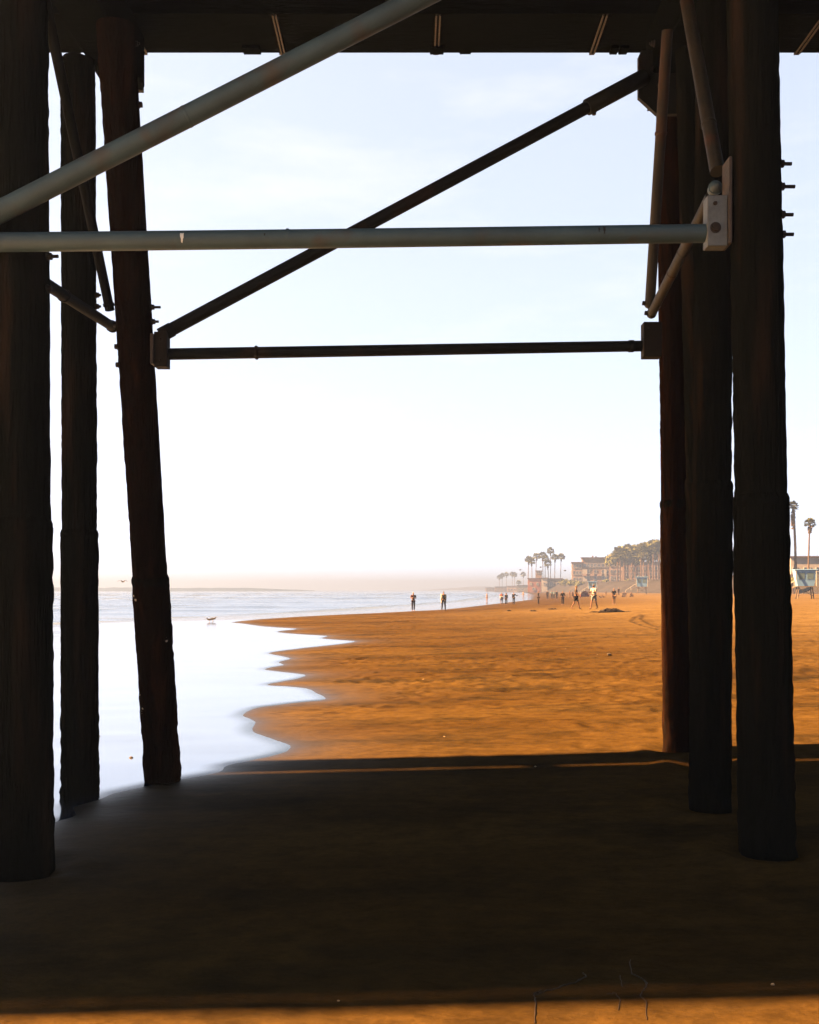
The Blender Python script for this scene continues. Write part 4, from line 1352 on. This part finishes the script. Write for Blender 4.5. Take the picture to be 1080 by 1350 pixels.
palm_px(1066, 690, 225, 4.0, 403, 'shorter palm at the right edge beyond the blue tower', crown=1.5, trunk_r=.24, skirt=1.5, lean=.02, group='palms at the far right')

def make_tree(loc, h, r, seed, label, group='broad trees and bushes on the bluff', trunk=True, n=1100, leaf=.62, name='tree', cat='tree'):
    rr_ = random.Random(seed)
    loc = Vector(loc)
    t = thing(name, label, cat, loc, group)
    b = MB()
    cz = h - r * .75
    if trunk:
        b.tube([loc, loc + Vector((.1, 0, cz * .5)), loc + Vector((0, 0, cz))], [.32, .24, .16], 8)
        for k in range(5):
            a = k * 1.3; b.tube([loc + Vector((0, 0, cz * .7)), loc + Vector((math.cos(a) * r * .55, math.sin(a) * r * .55, cz + r * .2))], [.13, .05], 6)
    else:
        for k in range(5):
            a = k * 1.3; b.tube([loc, loc + Vector((math.cos(a) * r * .5, math.sin(a) * r * .5, h * .6))], [.07, .03], 5)
    b.build('trunk' if trunk else 'stem', M_trunk, t)
    b = MB()
    cl = []
    for k in range(11):
        a = rr_.random() * 6.28; q = rr_.random() ** .5
        cl.append((Vector((math.cos(a) * q * r * .75, math.sin(a) * q * r * .75, rr_.uniform(-.35, .45) * r)), r * rr_.uniform(.3, .5)))
    for k in range(n):
        c, cr_ = rr_.choice(cl)
        d = Vector((rr_.gauss(0, 1), rr_.gauss(0, 1), rr_.gauss(0, 1))).normalized()
        p = loc + Vector((0, 0, cz if trunk else h * .5)) + Vector((c.x, c.y, c.z * (1 if trunk else .6))) + d * cr_ * rr_.uniform(.6, 1.05)
        if p.z < loc.z: continue
        u = Vector((rr_.gauss(0, 1), rr_.gauss(0, 1), rr_.gauss(0, 1))).normalized() * leaf
        w = u.cross(d).normalized() * leaf * .6
        b.add([p - u, p + w, p + u, p - w], [(0, 1, 2, 3)])
    b.build('crown' if trunk else 'foliage', M_leaf, t)
    return t
def tree_px(px, top_py, d_, base_z, r, seed, label, **k):
    x = (px - CX) / F * d_
    return make_tree((x, d_, base_z), CAMZ + (HY - top_py) / F * d_ - base_z, r, seed, label, **k)
tree_px(814, 725, 462, 4.5, 5.5, 501, 'leafy tree at the left end of the palm row touching the apartments')
tree_px(824, 724, 470, 4.5, 6.0, 502, 'leafy tree filling the gap behind the second palm of the row')
tree_px(839, 722, 465, 4.5, 6.2, 503, 'broad leafy tree in the middle of the palm row')
tree_px(855, 717, 455, 4.5, 6.6, 504, 'tallest leafy tree towards the right of the palm row')
tree_px(868, 715, 450, 4.5, 6.2, 505, 'leafy tree at the right end of the row by the slanting pile')
for i, (px, py, d_, r, lab) in enumerate(((745, 762, 470, 3.0, 'yellowish bush left of the apartment block'), (751, 764, 462, 2.6, 'low bush under the left corner of the apartments'), (757, 766, 455, 2.2, 'small round bush before the apartment ground floor'),
                                      (765, 768, 440, 2.4, 'grey green bush below the apartment balconies'), (800, 767, 430, 2.6, 'dull bush below the right wing of the apartments'), (824, 768, 400, 2.4, 'bush at the foot of the palm trunks'), (858, 768, 380, 2.4, 'bush right of the lifeguard tower under the palms'),
                                      (1047, 748, 214, 2.0, 'bush beside the cream house at the far right'))):
    tree_px(px, py, d_, bluff_z((px - CX) / F * d_, d_) - .3, r, 520 + i, lab, trunk=False, n=420, leaf=.4, name='bush', cat='bush')

# ------------------------------------------------------------------ buildings
M_glass = mat('dark_window_glass', (.07, .085, .10), .12, spec=.8, k=0.4)
M_frame = mat('white_window_frame', (.62, .58, .54), .6, spec=0, k=0.28)
M_apt = mat('tan_stucco', (.31, .215, .155), .9, var=(.27, .19, .135), vscale=.4, spec=0, k=0.32)
M_apt2 = mat('pinkish_stucco', (.42, .30, .24), .9, var=(.38, .27, .21), vscale=.4, spec=0, k=0.32)
M_roof = mat('brown_flat_roof', (.15, .105, .085), .9, var=(.12, .09, .07), vscale=.6, spec=0, k=0.3)
M_brick = mat('orange_brown_cladding', (.30, .125, .065), .9, var=(.24, .10, .055), vscale=.8, vstretch=(1, 1, 4), spec=0, k=0.36)
M_white = mat('white_render_wall', (.60, .57, .54), .9, var=(.54, .51, .48), vscale=.5, spec=0, k=0.26)
M_grey = mat('grey_render_wall', (.20, .185, .165), .9, var=(.16, .15, .135), vscale=.5, spec=0, k=0.3)

win_cache = {}
def window(parent, c, w, h, face):
    """a framed window set on a wall; face '-y' looks at the pier, '-x' at the sea"""
    key = (round(w, 2), round(h, 2), face)
    if key not in win_cache:
        f, g = MB(), MB()
        S = (lambda u, v, q: (u, q, v)) if face == '-y' else (lambda u, v, q: (q, u, v))
        def bx(b, u, v, q, su, sv, sq): b.box(S(u, v, q), tuple(abs(k) for k in S(su, sv, sq)))
        t = .14
        bx(f, 0, h / 2 - t / 2, -.04, w, t, .16); bx(f, 0, -h / 2 + t / 2, -.07, w + .2, t, .22)
        bx(f, -w / 2 + t / 2, 0, -.04, t, h - 2 * t, .16); bx(f, w / 2 - t / 2, 0, -.04, t, h - 2 * t, .16); bx(f, 0, 0, -.03, .08, h - 2 * t, .10)
        bx(g, 0, 0, .0, w - 2 * t, h - 2 * t, .05)
        win_cache[key] = (f.mesh('window', (0, 0, 0), M_frame), g.mesh('pane', (0, 0, 0), M_glass))
    mf, mg = win_cache[key]
    o = bpy.data.objects.new('window', mf); C.objects.link(o); o.parent = parent
    o.location = Vector(c) - Vector(parent['base'])
    g = bpy.data.objects.new('pane', mg); C.objects.link(g); g.parent = o
    return o

def bpart(parent, name, x0, x1, y0, y1, z0, z1, m, bev=0):
    b = MB(); b.box(((x0 + x1) / 2, (y0 + y1) / 2, (z0 + z1) / 2), (x1 - x0, y1 - y0, z1 - z0), bev=bev)
    return b.build(name, m, parent)

da = 480.0
ax_ = lambda px: (px - CX) / F * da
az_ = lambda py: CAMZ + (HY - py) / F * da
apt = thing('apartment_block', 'large tan stepped apartment block with balconies above the bluff', 'apartment building', (ax_(785), da, 4.0))
zb = 3.6
bpart(apt, 'left_wing_wall', ax_(754.5), ax_(768), da, da + 14, zb, az_(742), M_apt2)
bpart(apt, 'middle_wall', ax_(768) + .003, ax_(803), da + .2, da + 15, zb, az_(736), M_apt)
bpart(apt, 'right_wing_wall', ax_(803) + .003, ax_(819), da - .2, da + 15, zb, az_(735.5), M_apt2)
bpart(apt, 'roof', ax_(753.5), ax_(768.5), da - .6, da + 14.5, az_(742) + .003, az_(740.8), M_roof)
bpart(apt, 'roof', ax_(767), ax_(803.5), da - .3, da + 15.5, az_(736) + .003, az_(734.6), M_roof)
bpart(apt, 'roof', ax_(802.6), ax_(820), da - .6, da + 15.5, az_(735.5) + .02, az_(733.6), M_roof)
bpart(apt, 'stair_tower', ax_(803.5), ax_(810), da + 4, da + 9, az_(733.6) + .003, az_(730.2), M_apt2)
bpart(apt, 'chimney', ax_(781), ax_(783), da + 5, da + 6.2, az_(734.6) + .003, az_(732), M_apt)
bpart(apt, 'chimney', ax_(785.5), ax_(787), da + 5, da + 6.2, az_(734.6) + .003, az_(732.6), M_roof)
floors = (az_(746), az_(754.5), az_(763))
for i, zc in enumerate(floors):
    for px in (757.5, 761.5, 765.5):
        window(apt, (ax_(px), da - .02, zc - .2), 1.1, 1.9, '-y')
    for px in (771.5, 776, 780.5, 785, 790, 795, 800):
        if i > 0 and px in (771.5, 780.5, 790): continue
        window(apt, (ax_(px), da + .18, zc + .3), 1.4, 2.0, '-y')
    for px in (806, 811, 815.5):
        window(apt, (ax_(px), da - .22, zc + .4), 1.3, 1.9, '-y')
    for dy in (3, 7, 11):
        window(apt, (ax_(754.5) - .02, da + dy, zc - .2), 1.6, 1.9, '-x')
# pale balcony bays on the middle wall and piers between them
for px0, px1, i in ((768.5, 774, 1), (778.5, 783.5, 1), (787.5, 793.5, 1), (778.5, 783.5, 2), (787.5, 793.5, 2)):
    zc = floors[i]
    bpart(apt, 'balcony', ax_(px0), ax_(px1), da - .5, da + .19, zc - 1.9, zc - .75, M_apt2)
for px0, px1 in ((768.3, 774.5), (796.5, 799.5)):
    bpart(apt, 'buttress', ax_(px0), ax_(px1), da - .1, da + .195, zb, az_(750.5), M_white)
bpart(apt, 'terrace_wall', ax_(752), ax_(822), da - 4, da - 3.6, 3.0, az_(766.5), M_grey)
bpart(apt, 'canopy', ax_(765), ax_(779), da - .3, da + .19, az_(735.3), az_(734.9), M_roof)

def house(label, x0, x1, d_, depth, z0, z1, m, wins, roof_m=M_roof, side=(), over=.3, name='house', chim=None):
    h = thing(name, label, 'house', ((x0 + x1) / 2, d_, z0))
    bpart(h, 'wall', x0, x1, d_, d_ + depth, z0, z1, m)
    bpart(h, 'roof', x0 - over, x1 + over, d_ - over, d_ + depth + over, z1 + .003, z1 + .35, roof_m)
    for (u, z, w, hh) in wins:
        window(h, (x0 + u * (x1 - x0), d_ - .02, z0 + z), w, hh, '-y')
    for (v, z, w, hh) in side:
        window(h, (x0 - .02, d_ + v * depth, z0 + z), w, hh, '-x')
    if chim: bpart(h, 'chimney', *chim)
    return h
dh = 500
hx = lambda px: (px - CX) / F * dh
hz = lambda py: CAMZ + (HY - py) / F * dh
house('orange brown flat roofed house below the palm cluster', hx(696), hx(713.2), dh, 12, .2, hz(763), M_brick, ((.22, 4.6, 1.1, 1.4), (.72, 4.6, 1.1, 1.4), (.45, 1.9, 1.6, 1.3)), side=((.3, 4.6, 1.5, 1.4), (.7, 4.6, 1.5, 1.4)))
house('narrow white house squeezed right of the orange brown one', hx(713.6), hx(721.2), dh - 1, 12, .2, hz(762.4), M_white, ((.5, 4.7, 1.2, 1.3),))
house('wide grey low house with a pale window right of the white one', hx(721.6), hx(742), dh + 1.5, 12, .2, hz(763.2), M_grey, ((.3, 4.4, 1.9, 2.3), (.72, 4.6, 1.6, 1.4)))
house('square house with a tan facade standing behind the palm trunks', hx(719.5), hx(728), dh + 40, 10, 4, hz(751), M_apt, ((.3, 7.5, 1, 1.4), (.7, 7.5, 1, 1.4)))
d2_ = 640
for i, (a, b_, top, m, lab) in enumerate(((640, 652, 776.5, M_apt2, 'leftmost hazy beach house on the far shore'), (652.6, 668, 775.3, M_apt, 'low wide hazy house on the far shore below the faint palms'), (668.6, 681, 774.6, M_apt2, 'pinkish hazy house below the hazy twin palms'), (681.6, 695, 773.8, M_grey, 'greyish hazy house just left of the orange brown one'))):
    dd_ = 1000 - i * 90
    xx = lambda px: (px - CX) / F * dd_
    house(lab, xx(a), xx(b_), dd_, 14, -.3, CAMZ + (HY - top) / F * dd_ + 1.2, m, [(q, 1.9, 1.6, 1.5) for q in (.2, .5, .8)])
house('long tan terrace of flats standing behind the palm row', (821 - CX) / F * 500, (893 - CX) / F * 500, 500, 14, 4.0, CAMZ + (HY - 741) / F * 500, M_apt, [(q, 2.6 + 3.2 * r_, 1.5, 1.7) for r_ in (0, 1, 2) for q in (.06, .17, .28, .39, .5, .61, .72, .83, .94)])
dq = 228
qx = lambda px: (px - CX) / F * dq
house('cream beach house behind the far right palms', qx(1044), qx(1095), dq, 9, 4.4, CAMZ + (HY - 735) / F * dq, M_white, ((.1, 2.2, 1.2, 1.2), (.4, 2.2, 1.6, 1.2), (.7, 2.2, 1.6, 1.2)))
house('brown roofed house between the near pile and the far right palms', qx(1008), qx(1041), dq + 8, 9, 4.4, CAMZ + (HY - 741) / F * dq, M_apt, ((.5, 2.0, 1.4, 1.2), (.85, 2.0, 1.2, 1.2)))

# ------------------------------------------------------------------ breakwater on the horizon
jr = random.Random(5)
b = MB()
jp = []
for i in range(61):
    x = -780 + i * 11.0
    hgt = 3.9 + jr.uniform(-.5, .5) if i < 52 else 3.9 * (61 - i) / 9
    jp.append((x, 1180 + .05 * (x + 780), hgt))
vv = []
for x, y, hgt in jp:
    vv += [(x, y - 9, -1.2), (x, y - 2 + jr.uniform(-1, 1), hgt * .96), (x, y + 2 + jr.uniform(-1, 1), hgt), (x, y + 9, -1.2)]
b.add(vv, [(i * 4 + k, i * 4 + k + 1, i * 4 + 5 + k, i * 4 + 4 + k) for i in range(60) for k in range(3)] + [(0, 1, 2, 3), (240, 243, 242, 241)])
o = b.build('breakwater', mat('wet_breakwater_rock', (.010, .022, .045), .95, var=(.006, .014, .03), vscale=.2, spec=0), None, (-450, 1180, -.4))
tag(o, 'long low grey breakwater on the hazy horizon beyond the left piles', 'breakwater')

# ------------------------------------------------------------------ sea haze
hz_m = bpy.data.materials.new('sea_haze')
hz_m.use_nodes = True
hn, hl = hz_m.node_tree.nodes, hz_m.node_tree.links
hn.clear()
pv = hn.new('ShaderNodeVolumePrincipled')
pv.inputs['Color'].default_value = HAZE_COLOR
pv.inputs['Density'].default_value = HAZE_DENSITY
pv.inputs['Anisotropy'].default_value = HAZE_ANISO
ho = hn.new('ShaderNodeOutputMaterial')
hl.new(pv.outputs['Volume'], ho.inputs['Volume'])
b = MB()
b.box((-750, 1600, 13.6), (4800, 4000, 34.4))
haze = b.build('haze', hz_m)
haze['kind'] = 'stuff'

for o in bpy.data.objects:
    if o.get('category') in ('house', 'apartment building'):
        o.rotation_euler.z = R(-9)
    if o.get('category') == 'lifeguard tower':
        o.rotation_euler.z = R(-14)
    for k in ('base', 'r', 'foot', 'top', 'axis_y', 'axis_z'):
        if k in o: del o[k]
